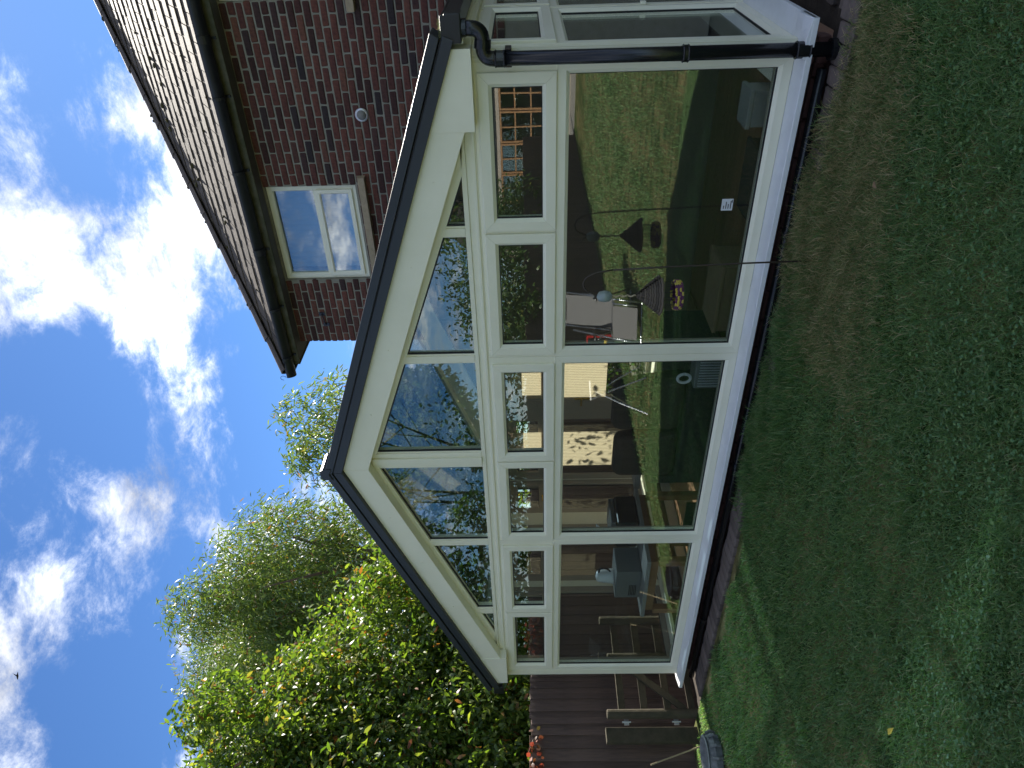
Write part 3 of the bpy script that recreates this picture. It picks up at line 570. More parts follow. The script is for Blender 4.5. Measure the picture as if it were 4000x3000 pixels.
plain_wall('back_post', -5.719, -5.501, YB - 0.07, YB, ZB, ZT, 'interior_upvc'); plain_wall('back_post', -6.90, -6.831, YB - 0.068, YB, ZB, ZT, 'interior_upvc')
WF = 'white_upvc'
# brass lever of the back door
mb = MB(); mb.box(-5.475, -5.45, YB - 0.085, YB - 0.071, 0.92, 1.12); mb.box(-5.56, -5.45, YB - 0.105, YB - 0.09, 1.03, 1.047); mb.build('door_handle', 'brass', cons, bevel=0.003)
# dwarf walls
for a in ((XL + 0.03, XR - 0.03, YF + 0.062, YF + 0.2, -0.25, 0.164), (XL + 0.062, XL + 0.2, YF + 0.201, YB - 0.21, -0.25, 0.164), (XR - 0.2, XR - 0.062, YF + 0.201, YB, -0.25, 0.164), (XL + 0.03, -4.62, YB - 0.2, YB - 0.062, -0.25, 0.164)): plain_wall('base_wall', *a, 'dark_brick')
db = [jig_brick(0.215, 0.10, 0.065, 'dark_brick', 'brick', 40 + i) for i in range(4)]
k = 0
for c, z in enumerate((0.045, 0.12)):
    x = XL + 0.11 + (c % 2) * 0.11
    while x < XR - 0.09:
        piece('brick', db[k % 4], (x, YF + 0.085, z), cons); x += 0.225; k += 1
    y = YF + 0.12
    while y < 5.6: piece('brick', db[k % 4], (XR - 0.085, y, z), cons, (0, 0, math.pi / 2)); y += 0.225; k += 1
# brown infill panels of the rear gable, pale rear rafter
xs = np.arange(-6.9, -0.86, 0.288)
for x in xs:
    x1 = min(x + 0.280, -0.87); q = lambda X_: 2.06 + 0.364 * (3.06 - abs(X_ - XM))
    mb = MB(); pts = [(x, 2.0), (x1, 2.0), (x1, q(x1) - 0.09)] + ([(XM, q(XM) - 0.09)] if x < XM < x1 else []) + [(x, q(x) - 0.09)]
    mb.prism(pts, lambda s, t, d: (s, d, t), YB - 0.03, YB + 0.012); mb.build('gable_panel', 'brown_panel', cons)
for sgn in (-1, 1):
    X = lambda q_: XM + sgn * q_
    mb = MB(); mb.prism([(X(0), 3.14), (X(3.04), 2.03), (X(3.04), 2.0), (X(2.2), 2.05), (X(0), 2.86)], lambda s, t, d: (s, d, t), YB - 0.06, YB - 0.031); mb.build('rear_rafter', 'white_upvc', cons)
mb = MB(); mb.box(XL, XR, YB - 0.07, YB + 0.01, ZT + 0.001, 1.999); mb.build('eaves_beam', 'interior_upvc', cons)
# translucent blinds at the back
for a, b, z0, z1 in ((-5.43, -4.86, 0.74, 1.93), (-6.56, -5.98, 0.22, 1.93)):
    mb = MB(); n_ = 46
    for k in range(n_):
        u0 = a + (b - a) * k / n_; u1 = a + (b - a) * (k + 0.97) / n_; mb.add([(u0, YB - 0.10, z0), (u1, YB - 0.104 + 0.006 * (k % 2), z0), (u1, YB - 0.104 + 0.006 * (k % 2), z1), (u0, YB - 0.10, z1)], [(0, 1, 2, 3)])
    mb.build('blind', 'blind', cons)
# inside: floor boards, plastered house wall, skirtings, inner ledges
fl = MB(); fl.box(XL + 0.1, XR - 0.1, YF + 0.15, YB, -0.16, -0.135); fl.build('floor', 'floor_wood', cons)
fb = MB(); fb.box(-1.35, 1.35, -0.068, 0.068, -0.008, 0.008); fbm = unit_mesh('floor_board', fb, 'floor_wood')
for r in range(19):
    for c in range(2): piece('floor_board', fbm, (-5.32 + c * 2.75, YF + 0.27 + r * 0.14, -0.125), cons)
plain_wall('house_side_wall', -4.62, XR, YB - 0.09, YB - 0.031, -0.13, 1.958, 'plaster')
for a in ((XL + 0.2, XL + 0.26, YF + 0.25, YB - 0.2),): 
    plain_wall('inner_wall', a[0], a[1], a[2], a[3], -0.13, 0.19, 'plaster'); plain_wall('skirting', a[1] + 0.001, a[1] + 0.02, a[2], a[3], -0.115, 0.0, 'skirting'); plain_wall('ledge', XL + 0.08, a[1] + 0.03, a[2], a[3], 0.191, 0.222, 'white_upvc')
plain_wall('inner_wall', -6.6, -4.65, YB - 0.26, YB - 0.201, -0.13, 0.19, 'plaster'); plain_wall('skirting', -6.6, -4.65, YB - 0.28, YB - 0.262, -0.115, 0.0, 'skirting'); plain_wall('ledge', -6.58, -4.65, YB - 0.29, YB - 0.08, 0.191, 0.222, 'white_upvc')
plain_wall('ledge', XL + 0.1, XR - 0.1, YF + 0.075, YF + 0.26, 0.166, 0.198, 'white_upvc')
plain_wall('ledge', XR - 0.30, XR - 0.075, YF + 0.262, YB - 0.1, 0.166, 0.20, 'white_upvc')
# little printed sticker on the big right-hand pane
st = MB(); st.box(-1.827, -1.752, YF + 0.0255, YF + 0.0275, 0.401, 0.47); stk = st.build('sticker', 'paper', cons)
mb = MB()
for r in range(4): mb.box(-1.815, -1.815 + (0.05, 0.03, 0.045, 0.02)[r], YF + 0.0245, YF + 0.0254, 0.412 + r * 0.014, 0.417 + r * 0.014)
mb.box(-1.776, -1.760, YF + 0.0245, YF + 0.0254, 0.405, 0.41); mb.build('print_lines', 'print_ink', stk)

# ------------------------------------------------------------------ DOWNPIPE and drain pipe
dp = empty('downpipe', (-0.887, 4.10, 0), 'black plastic downpipe with swan neck at the right corner', 'downpipe')
PX, PY, PRr = -0.887, 4.100, 0.037
mb = MB(); mb.tube([(PX, PY, 0.05), (PX, PY, 1.80)], PRr, 20); mb.build('pipe', 'black_plastic', dp, smooth=True)
neck = []
P0, P1_, P2_, P3_ = Vector((-0.733, 4.115, 2.005)), Vector((-0.741, 4.112, 1.885)), Vector((-0.885, 4.101, 1.898)), Vector((PX, PY, 1.78))
def smooth_path(pts, n=8):
    res = []
    for i in range(1, len(pts) - 1):
        a = pts[i].lerp(pts[i - 1], 0.5); b = pts[i].lerp(pts[i + 1], 0.5)
        for k in range(n + 1): t = k / n; res.append(a * (1 - t) ** 2 + pts[i] * 2 * t * (1 - t) + b * t * t)
    return [pts[0]] + res + [pts[-1]]
mb = MB(); mb.tube(smooth_path([P0, P1_, P2_, P3_], 8), PRr + 0.002, 18); mb.build('swan_neck', 'black_plastic', dp, smooth=True)
for z, h in ((1.775, 0.055), (0.80, 0.035), (0.165, 0.075)):
    mb = MB(); r = PRr + 0.006
    mb.lathe([(PRr, -0.001), (r, 0), (r + 0.003, 0.004), (r, 0.009), (r, h - 0.009), (r + 0.003, h - 0.005), (r, h), (PRr, h + 0.001)], (PX, PY, z), 20); mb.build('pipe_socket', 'black_plastic', dp, smooth=False)
mb = MB(); mid = P1_.lerp(P2_, 0.5); dd = (P2_ - P1_).normalized()
mb.tube([mid - dd * 0.022, mid + dd * 0.022], PRr + 0.008, 18); mb.tube([P0 + Vector((0, 0, 0.01)), P0 - Vector((0, 0, 0.03))], PRr + 0.008, 18); mb.build('pipe_socket', 'black_plastic', dp)
mb = MB(); mb.box(-0.80, -0.655, 4.062, 4.17, 1.998, 2.085); mb.build('gutter_outlet', 'gutter_black', dp, bevel=0.006)
mb = MB(); mb.box(PX - 0.05, PX + 0.05, PY + 0.02, YF - 0.007, 1.74, 1.775); mb.build('bracket', 'black_plastic', dp, bevel=0.003)
# moss tuft at gutter end
t_ = 260; Pm = np.column_stack([RNG.uniform(-0.80, -0.70, t_), RNG.uniform(4.07, 4.12, t_), np.full(t_, 2.085)]); Hm = RNG.uniform(0.01, 0.045, t_)
b_ = RNG.normal(0, 0.012, (t_, 2)); Vm = np.stack([Pm, Pm + np.array([[0.002, 0.001, 0]]), Pm + np.column_stack([b_, Hm])], 1).reshape(-1, 3)
tag(np_mesh('moss_tuft', Vm, np.arange(3 * t_).reshape(-1, 3), 'dry_flare_grass', parent=dp), kind='stuff')
mb = MB(); mb.tube([(PX, PY, 0.06), (PX, PY, 0.0)], PRr + 0.018, 16); mb.build('gully_collar', 'black_plastic', dp)
drn = empty('drain_pipe', (XM, 4.135, 0.055), 'black plastic pipe lying along the foot of the front wall', 'pipe')
mb = MB(); mb.tube([(-6.86, 4.128, 0.066), (-0.99, 4.128, 0.066)], 0.027, 14); mb.build('pipe', 'black_plastic', drn, smooth=True)
for x in (-1.95, -3.9, -5.9): mb = MB(); mb.tube([(x - 0.02, 4.128, 0.066), (x + 0.02, 4.128, 0.066)], 0.032, 14); mb.build('pipe_clip', 'black_plastic', drn)

# ------------------------------------------------------------------ HOUSE
hs = empty('house', (-2, 7.1, 0), 'two storey red brick house with tiled hipped roof', 'house')
WY = 7.10; HX0, HX1, HYB = -4.605, 5.2, 14.5; ZS = 4.39
win = [(-3.783, -2.705, 3.43, 4.37), (-1.0, 0.75, 3.28, 4.38)]
mb = MB()   # mortar bed, leaving the window openings free
def wall_cols(mb, x0, x1, z0, z1, y0, y1, holes):
    xs = sorted(set([x0, x1] + [h[0] for h in holes] + [h[1] for h in holes]))
    for a, b in zip(xs[:-1], xs[1:]):
        hh = [h for h in holes if h[0] <= a and h[1] >= b]
        if not hh: mb.box(a, b, y0, y1, z0, z1)
        else:
            mb.box(a, b, y0, y1, z0, hh[0][2])
            if hh[0][3] < z1 - 0.001: mb.box(a, b, y0, y1, hh[0][3], z1)
wall_cols(mb, HX0 + 0.01, HX1, 0.0, ZS, WY + 0.009, WY + 0.28, win); wl = mb.build('wall', 'mortar', hs)
mb = MB(); mb.box(HX0 + 0.01, HX0 + 0.28, WY + 0.281, HYB, 0, ZS); mb.build('side_wall', 'brick', hs)
mb = MB(); mb.box(HX0 + 0.4, HX1, WY + 0.9, WY + 0.95, 2.4, ZS); mb.build('inner_room_wall', 'plaster', hs)
def in_hole(x0, x1, z0, z1):
    r = [(x0, x1)]
    for h in win:
        if z1 > h[2] + 0.01 and z0 < h[3] - 0.01:
            nr = []
            for a, b in r:
                if a < h[0] and b > h[0]: nr.append((a, min(b, h[0] - 0.002)))
                if b > h[1] and a < h[1]: nr.append((max(a, h[1] + 0.002), b))
                if b <= h[0] or a >= h[1]: nr.append((a, b))
            r = nr
    return [q for q in r if q[1] - q[0] > 0.03]
bl = []
nc = 34
for c in range(nc):
    z1 = ZS - 0.006 - c * 0.0752; z0 = z1 - 0.0625
    x = HX0 + 0.001 - (0.1125 if c % 2 else 0.0)
    while x < 0.2:
        a, b = max(x, HX0), x + 0.2125
        for p, q in in_hole(a, b, z0, z1): bl.append((p, q, z0, z1))
        x += 0.2255
# how large each one shows: nearer and higher than the conservatory roof line first
def trim_z(x): # height on the house wall hidden by the conservatory's roof edge, seen from the lawn
    t = 4.05 / WY; xt = x * t; zt = 3.283 - 0.364 * abs(xt - XM) if xt < -0.7 else 2.0
    return 1.68 + (zt - 1.68) / t
vis = [q for q in bl if q[3] > trim_z((q[0] + q[1]) / 2) - 0.02 and q[0] < -0.85]; rest = [q for q in bl if q not in vis]
vis.sort(key=lambda q: -((q[1] - q[0]) / math.hypot((q[0] + q[1]) / 2, WY)))
ind = vis[:300]; rest += vis[300:]
bm_cache = {}
for i, (a, b, z0, z1) in enumerate(ind):
    L = round(b - a, 3); key = (L, i % 5)
    if key not in bm_cache: bm_cache[key] = jig_brick(L, 0.06, z1 - z0, 'brick', 'brick', 100 + len(bm_cache))
    piece('brick', bm_cache[key], ((a + b) / 2 + random.uniform(-.0015, .0015), WY + 0.03 + random.uniform(-0.003, 0.003), (z0 + z1) / 2 + random.uniform(-.0015, .0015)), hs, (0, random.uniform(-.006, .006), 0))
mb = MB()
for a, b, z0, z1 in rest: mb.box(a, b, WY + random.uniform(-0.003, 0.003), WY + 0.05, z0, z1)
tag(mb.build('brickwork', 'brick', hs), kind='stuff')
# windows of the upper floor
def house_window(x0, x1, z0, z1, split, bay=False):
    fr = MB(); Y = WY + 0.045; fn = lambda s, t, d: (s, Y + d, t)
    frame_mb(fr, fn, x0 + 0.002, x1 - 0.002, z0, z1, 0.062, 0.0, 0.07, c=0.012)
    if split: fr.box(x0 + 0.06, x1 - 0.06, Y - 0.004, Y + 0.066, split - 0.035, split + 0.02)
    w = fr.build('window', 'white_upvc', hs)
    if split:
        sash = MB(); sn = lambda s, t, d: (s, Y - 0.03 + d - (split - t) * 0.0, t)
        frame_mb(sash, sn, x0 + 0.045, x1 - 0.05, z0 + 0.048, split - 0.015, 0.046, 0.0, 0.05, c=0.012); sash.build('sash', 'white_upvc', w)
        p = MB(); p.box(x0 + 0.085, x1 - 0.09, Y - 0.012, Y - 0.006, z0 + 0.09, split - 0.055); p.build('pane', 'house_glass', w)
        p = MB(); p.box(x0 + 0.06, x1 - 0.06, Y + 0.03, Y + 0.036, split + 0.018, z1 - 0.058); p.build('pane', 'house_glass', w)
        v = MB(); v.box((x0 + x1) / 2 - 0.2, (x0 + x1) / 2 + 0.2, Y - 0.012, Y - 0.001, z1 - 0.052, z1 - 0.035); v.build('trickle_vent', 'white_upvc', w)
    else:
        p = MB(); p.box(x0 + 0.06, x1 - 0.06, Y + 0.03, Y + 0.036, z0 + 0.06, z1 - 0.06); p.build('pane', 'house_glass', w)
    b = MB(); n_ = 30
    for k in range(n_): 
        u0 = x0 + 0.06 + (x1 - x0 - 0.12) * k / n_; b.add([(u0, Y + 0.17 + 0.01 * (k % 2), z0 + 0.02), (u0 + (x1 - x0 - 0.12) / n_, Y + 0.17 + 0.01 * ((k + 1) % 2), z0 + 0.02), (u0 + (x1 - x0 - 0.12) / n_, Y + 0.17 + 0.01 * ((k + 1) % 2), z1 - 0.02), (u0, Y + 0.17 + 0.01 * (k % 2), z1 - 0.02)], [(0, 1, 2, 3)])
    b.build('net_curtain', 'paper', w)
    s = MB(); s.prism([(-0.075, z0 - 0.12), (-0.075, z0 - 0.055), (0.1, z0 - 0.003), (0.1, z0 - 0.12)], lambda p_, q_, d: (d, WY + p_, q_), x0 - 0.10, x1 + 0.10); s.build('window_sill', 'stone_sill', hs, bevel=0.004)
house_window(-3.783, -2.705, 3.43, 4.37, 3.87)
house_window(-1.0, 0.75, 3.28, 4.38, None)
mb = MB(); mb.lathe([(0.0, 0.0), (0.062, 0.0), (0.066, 0.008), (0.060, 0.014), (0.046, 0.016)], (0, 0, 0), 24); mb.v = [(-2.003 + a, WY - c - 0.001, 3.249 + b) for a, b, c in mb.v]; vt_ = mb.build('wall_vent', 'steel', hs, smooth=True)
mb = MB(); mb.lathe([(0.048, 0.012), (0.040, 0.034), (0.022, 0.044), (0.0, 0.047)], (0, 0, 0), 24); mb.v = [(-2.003 + a, WY - c - 0.001, 3.249 + b) for a, b, c in mb.v]; mb.build('vent_mesh', 'mesh_grey', vt_, smooth=True)
# black cable bracket near the house corner
mb = MB(); mb.tube([(-4.22, WY - 0.002, 4.06), (-4.22, WY - 0.03, 4.05), (-4.36, WY - 0.03, 4.03), (-4.36, WY - 0.002, 4.03)], 0.007, 6); mb.box(-4.24, -4.20, WY - 0.014, WY - 0.004, 4.02, 4.09); mb.box(-4.38, -4.34, WY - 0.014, WY - 0.004, 3.99, 4.06); mb.build('cable_bracket', 'black_plastic', hs)
# eaves: soffit, mossy fascia, gutter with unions and brackets
SX0 = -4.80
mb = MB(); mb.box(SX0 + 0.03, HX1, 6.945, WY + 0.2, ZS + 0.0005, ZS + 0.02); mb.box(SX0 + 0.03, HX0 + 0.2, WY + 0.2005, HYB, ZS + 0.0005, ZS + 0.02); mb.build('soffit', 'soffit', hs)
mb = MB(); mb.box(SX0, HX1, 6.918, 6.944, ZS - 0.008, 4.54); mb.build('fascia', 'fascia_mossy', hs, bevel=0.004)
mb = MB(); mb.box(SX0, SX0 + 0.024, 6.945, HYB, ZS - 0.008, 4.54); mb.build('fascia', 'fascia_mossy', hs, bevel=0.004)
def half_round(mb, a, b, r, axis):
    n_ = 12; vs = []
    for e in (a, b):
        for rr in (r, r - 0.004):
            for k in range(n_ + 1):
                t = math.pi * k / n_; o_, z = -rr * math.cos(t), -rr * math.sin(t)
                vs.append((e, 6.856 + o_, 4.530 + z * 1.5) if axis == 'x' else (SX0 - 0.056 + o_, e, 4.530 + z * 1.5))
    m_ = n_ + 1; fs = []
    for k in range(n_): fs += [(k, k + 1, 2 * m_ + k + 1, 2 * m_ + k), (m_ + k + 1, m_ + k, 3 * m_ + k, 3 * m_ + k + 1), (k, m_ + k, m_ + k + 1, k + 1), (2 * m_ + k + 1, 3 * m_ + k + 1, 3 * m_ + k, 2 * m_ + k)]
    fs += [(0, 2 * m_, 3 * m_, m_), (m_ - 1, 2 * m_ - 1, 4 * m_ - 1, 3 * m_ - 1)]
    mb.add(vs, fs)
mb = MB(); half_round(mb, SX0 - 0.11, HX1, 0.064, 'x'); mb.build('gutter', 'gutter_black', hs, smooth=True)
mb = MB(); half_round(mb, 6.81, HYB, 0.056, 'y'); mb.build('gutter', 'gutter_black', hs, smooth=True)
for x in (-1.25, -1.75, -2.45, -3.3, -4.0, -4.65):
    mb = MB(); half_round(mb, x - (0.035 if x in (-1.25, -3.3) else 0.014), x + (0.035 if x in (-1.25, -3.3) else 0.014), 0.069, 'x'); mb.box(x - 0.012, x + 0.012, 6.90, 6.9175, 4.40, 4.53); mb.build('gutter_bracket', 'gutter_black', hs)
# roof: boarded slopes, flat interlocking tiles, hip caps
TP = math.tan(math.radians(36.8)); EY, EZ = 6.835, 4.515
HS = 4.25                                        # plan depth from eave to ridge
zroof = lambda y: EZ + (y - EY) * TP
mb = MB(); mb.add([(SX0 - 0.03, EY, EZ - 0.03), (HX1, EY, EZ - 0.03), (HX1, EY + HS, zroof(EY + HS) - 0.03), (SX0 - 0.03 + HS, EY + HS, zroof(EY + HS) - 0.03), (SX0 - 0.03, EY + 2 * HS, EZ - 0.03), (HX1, EY + 2 * HS, EZ - 0.03)], [(0, 1, 2, 3), (0, 3, 4), (3, 2, 5, 4)]); rf = mb.build('roof', 'far_roof', hs)
G_, TW, ca, sa = 0.262, 0.238, math.cos(math.radians(36.8)), math.sin(math.radians(36.8))
tl = []
r = 0
while True:
    s0 = r * G_; y0 = EY - 0.03 + s0 * ca
    if y0 > EY + HS: break
    x = SX0 - 0.05 + (TW / 2 if r % 2 else 0)
    hipx = SX0 - 0.03 + max(0.0, (y0 - EY))
    while x < 0.6:
        a, b = max(x, hipx), x + TW - 0.008
        if b - a > 0.06: tl.append((a, b, s0, r))
        x += TW
    r += 1
tcache = {}
rest = []
tl.sort(key=lambda q: math.hypot((q[0] + q[1]) / 2, EY + q[2] * ca))
for i, (a, b, s0, r) in enumerate(tl):
    L = round(b - a, 2); key = (L, i % 3)
    if i < 300:
        if key not in tcache:
            rr = random.Random(len(tcache)); mb = MB(); h = 0.011; g2 = G_ + 0.05; o1, o2 = rr.uniform(-.003, .003), rr.uniform(-.003, .003)
            mb.add([(-L / 2, 0, 0), (L / 2, 0, 0), (L / 2, 0, h + o1), (-L / 2, 0, h + o2), (-L / 2, g2, -0.012), (L / 2, g2, -0.012), (L / 2, g2, 0.004), (-L / 2, g2, 0.004), (-L / 2, 0.006, h + 0.004 + o2), (L / 2, 0.006, h + 0.004 + o1)],
                   [(0, 1, 2, 3), (3, 2, 9, 8), (8, 9, 6, 7), (1, 5, 6, 9, 2), (4, 0, 3, 8, 7), (0, 4, 5, 1)])
            tcache[key] = unit_mesh('roof_tile', mb, 'roof_tile')
        o = piece('roof_tile', tcache[key], ((a + b) / 2, EY - 0.03 + s0 * ca, zroof(EY - 0.03 + s0 * ca) + 0.012 + random.uniform(-.002, .002)), rf, (math.radians(36.8) + random.uniform(-.006, .006), random.uniform(-.006, .006), random.uniform(-.006, .006)))
    else: rest.append((a, b, s0))
if rest:
    mb = MB()
    for a, b, s0 in rest:
        y0 = EY - 0.03 + s0 * ca; y1 = y0 + (G_ + 0.04) * ca
        mb.add([(a, y0, zroof(y0) + 0.012), (b, y0, zroof(y0) + 0.012), (b, y0, zroof(y0) + 0.036), (a, y0, zroof(y0) + 0.036), (a, y1, zroof(y1) + 0.016), (b, y1, zroof(y1) + 0.016)], [(0, 1, 2, 3), (3, 2, 5, 4), (1, 5, 2), (0, 3, 4)])
    tag(mb.build('tiling', 'roof_tile', rf), kind='stuff')
hd = Vector((1, 1, TP)).normalized(); h0 = Vector((SX0 - 0.035, EY - 0.01, EZ + 0.02))
hl = HS * math.sqrt(2 + TP * TP)
mb = MB(); n_ = 7; vs = []
for e, dr in ((0.0, 0.0), (0.465, -0.012)):
    for rr in (0.115 + dr, 0.097 + dr):
        for k in range(n_ + 1):
            t = math.radians(20) + math.radians(140) * k / n_; vs.append((e, -rr * math.cos(t), rr * math.sin(t) - 0.055))
m_ = n_ + 1; fs = []
for k in range(n_): fs += [(k, k + 1, 2 * m_ + k + 1, 2 * m_ + k), (m_ + k + 1, m_ + k, 3 * m_ + k, 3 * m_ + k + 1), (k, m_ + k, m_ + k + 1, k + 1)]
fs += [(0, 2 * m_, 3 * m_, m_), (m_ - 1, 2 * m_ - 1, 4 * m_ - 1, 3 * m_ - 1)]
mb.add(vs, fs); hm = unit_mesh('hip_tile', mb, 'hip_tile')
ax = hd; ay = Vector((0, 0, 1)).cross(ax).normalized(); az = ax.cross(ay)
RM = Matrix((ax, ay, az)).transposed().to_euler()
k = 0
while k * 0.44 < hl:
    piece('hip_tile', hm, h0 + hd * (k * 0.44) + Vector((0, 0, random.uniform(-.004, .006))), rf, RM); k += 1
# moss lumps on the tiles and hip
bl_m = MB(); bl_m.lathe([(0.0, -0.008), (0.02, 0.0), (0.022, 0.008), (0.012, 0.017), (0.0, 0.019)], (0, 0, 0), 7); mm_ = unit_mesh('moss_clump', bl_m, 'moss')
for i in range(46):
    if i < 22: t = random.uniform(0.1, 0.9); q = h0 + hd * (t * hl) + Vector((random.uniform(-.05, .05), random.uniform(-.1, -0.03), 0.012))
    else:
        y = EY + random.uniform(0.05, 2.2); q = Vector((random.uniform(SX0 + y - EY + 0.15, -0.6), y, zroof(y) + 0.028))
    s_ = random.uniform(0.5, 1.3); piece('moss_clump', mm_, q, rf, (0.6, 0, random.uniform(0, 6)), (s_ * 1.3, s_, s_))
# spiral wire on the gutter corner
mb = MB(); mb.tube([(SX0 - 0.12 - 0.03 * math.cos(t * 0.5), 6.81, 4.56 + 0.02 + 0.035 * math.sin(t * 0.5)) for t in range(10)], 0.003, 5); mb.build('wire', 'black_plastic', hs)

# ------------------------------------------------------------------ FENCE
fc = empty('fence', (-7.75, 4, -0.2), 'dark weathered close boarded fence along the left boundary', 'fence')
FX = -7.75
fbms = []
for i in range(4):
    rr = random.Random(300 + i); mb = MB(); mb.add([(0, 0, 0), (0.008, 0.080, 0), (0.022, 0.080, 0), (0.022, 0, 0), (0, 0, 1.93 + rr.uniform(-.01, .01)), (0.008, 0.080, 1.93), (0.022, 0.080, 1.93), (0.022, 0, 1.93)], [(3, 2, 1, 0), (4, 5, 6, 7), (0, 1, 5, 4), (1, 2, 6, 5), (2, 3, 7, 6), (3, 0, 4, 7)])
    mb.v = [(FX_ * -1, Y_, Z_) for FX_, Y_, Z_ in mb.v]; fbms.append(unit_mesh('fence_board', mb, 'fence_wood'))
y = 13.0; i = 0; far_b = MB()
while y > -16.0:
    zz = -0.2 + random.uniform(-.014, .014) + (0.0 if y < 6 else -0.04)
    if i < 285: piece('fence_board', fbms[i % 4], (FX + (0.006 if i % 2 else 0.0), y, zz), fc, (random.uniform(-.006, .006), 0, 0))
    else: far_b.box(FX - 0.02, FX + (0.006 if i % 2 else 0.0), y, y + 0.078, zz, zz + 1.93)
    y -= 0.070; i += 1
tag(far_b.build('far_boards', 'fence_wood', fc), kind='stuff')
for z in (0.1, 0.9, 1.5): mb = MB(); mb.box(FX - 0.08, FX - 0.03, -16, 13, z, z + 0.08); mb.build('fence_rail', 'fence_wood', fc)

# log and rail gate structure in front of the fence
lg = empty('log_gate', (-7.3, 4.3, -0.15), 'old timber gate of round posts and rails leaning by the fence', 'gate')
for i, (y, zt) in enumerate(((3.965, 0.925), (4.62, 0.86), (5.10, 0.905))):
    mb = MB(); mb.tube([(-7.3, y, -0.2), (-7.3, y, zt - 0.01), (-7.3, y, zt)], [0.05, 0.048, 0.042], 12); mb.build('post', 'log_wood', lg, smooth=False)
mb = MB(); mb.box(-7.42, -7.36, 3.70, 3.86, -0.2, 0.95); mb.build('gate_post', 'log_wood', lg, bevel=0.008)
for z, h in ((0.76, 0.075), (0.52, 0.075), (0.27, 0.075), (0.02, 0.07)):
    mb = MB(); mb.bar((-7.345, 3.97, z), (-7.345, 5.2, z - 0.02), 0.03, h); mb.build('rail', 'log_wood', lg, bevel=0.004)
mb = MB(); mb.bar((-7.315, 4.02, 0.1), (-7.315, 4.6, 0.74), 0.025, 0.075); mb.build('brace', 'log_wood', lg, bevel=0.004)
for z in (0.70, 0.18): mb = MB(); mb.box(-7.352, -7.345, 3.87, 3.93, z, z + 0.05); mb.tube([(-7.34, 3.90, z - 0.02), (-7.34, 3.90, z + 0.07)], 0.010, 8); mb.build('hinge', 'steel', lg)
# stone planter and sticks at the left edge
pl = empty('stone_planter', (-6.70, 3.23, -0.02), 'round grey carved stone planter by the fence', 'planter')
mb = MB(); mb.lathe([(0.0, 0.0), (0.13, 0.0), (0.18, 0.04), (0.20, 0.10), (0.17, 0.15), (0.185, 0.165), (0.165, 0.17), (0.14, 0.13), (0.0, 0.12)], (-6.70, 3.23, -0.03), 24); mb.build('bowl', 'stone_grey', pl, smooth=False)
for k in range(12):
    a = k * math.pi / 6; mb = MB(); mb.tube([(-6.70 + 0.195 * math.cos(a), 3.23 + 0.195 * math.sin(a), 0.02), (-6.70 + 0.215 * math.cos(a), 3.23 + 0.215 * math.sin(a), 0.06), (-6.70 + 0.195 * math.cos(a), 3.23 + 0.195 * math.sin(a), 0.11)], 0.014, 6); mb.build('carved_rib', 'stone_grey', pl)
for i, (p, q, lb) in enumerate((((-7.1, 3.30, -0.1), (-7.05, 3.12, 0.42), 'left of the two thin canes leaning by the fence'), ((-7.2, 3.62, -0.1), (-7.25, 3.42, 0.55), 'right of the two thin canes leaning by the fence'))):
    mb = MB(); mb.tube([p, q], 0.008, 6); tag(mb.build('cane', 'cut_wood', base=p), lb, 'cane', 'canes by the fence')

# ------------------------------------------------------------------ FOLIAGE
def leaves(n, lumps, size, shape, droop, out_bias, shell=0.55, rng=RNG, curl=0.25):
    """leaf triangles spread through a union of ellipsoid lumps"""
    L = np.array([l[:7] for l in lumps], float); vol = L[:, 3] * L[:, 4] * L[:, 5] * L[:, 6]; w = vol ** 0.72; w /= w.sum()
    idx = rng.choice(len(L), n, p=w); u = rng.normal(0, 1, (n, 3)); u /= np.linalg.norm(u, axis=1)[:, None]
    rad = rng.uniform(0, 1, n) ** (1 / 3.0); rad = np.where(rng.uniform(0, 1, n) < shell, 0.78 + 0.30 * rng.uniform(0, 1, n) ** 1.2, rad)
    rough = 1 + 0.16 * np.sin(u[:, 0] * 7 + idx) * np.sin(u[:, 2] * 8 + 2 * idx) + 0.1 * np.sin(u[:, 1] * 15 + idx)
    P = L[idx, :3] + u * L[idx, 3:6] * (rad * rough)[:, None]
    ax = rng.normal(0, 1, (n, 3)) * 0.75 + u * out_bias; ax[:, 2] -= droop; ax /= np.linalg.norm(ax, axis=1)[:, None]
    nn = np.cross(ax, rng.normal(0, 1, (n, 3))); nn[:, 2] = np.abs(nn[:, 2]) ; nn -= (nn * ax).sum(1)[:, None] * ax; nn /= np.linalg.norm(nn, axis=1)[:, None] + 1e-9
    sd = np.cross(ax, nn); S = size * rng.uniform(0.65, 1.25, n); Wd = S * shape
    def pt(a, b, c): return P + ax * (S * a)[:, None] + sd * (Wd * b)[:, None] + nn * (S * c)[:, None]
    V = np.stack([pt(0, 0, 0), pt(0.34, 0.5, 0.05), pt(0.34, -0.5, 0.0), pt(0.70, 0.40, 0.01 - curl * .3), pt(0.70, -0.40, -0.03 - curl * .3), pt(1, 0, -curl * .75)], 1).reshape(-1, 3)
    T = np.array([[0, 2, 1], [1, 2, 4], [1, 4, 3], [3, 4, 5]])
    F = (np.arange(n)[:, None, None] * 6 + T[None]).reshape(-1, 3)
    return V, F
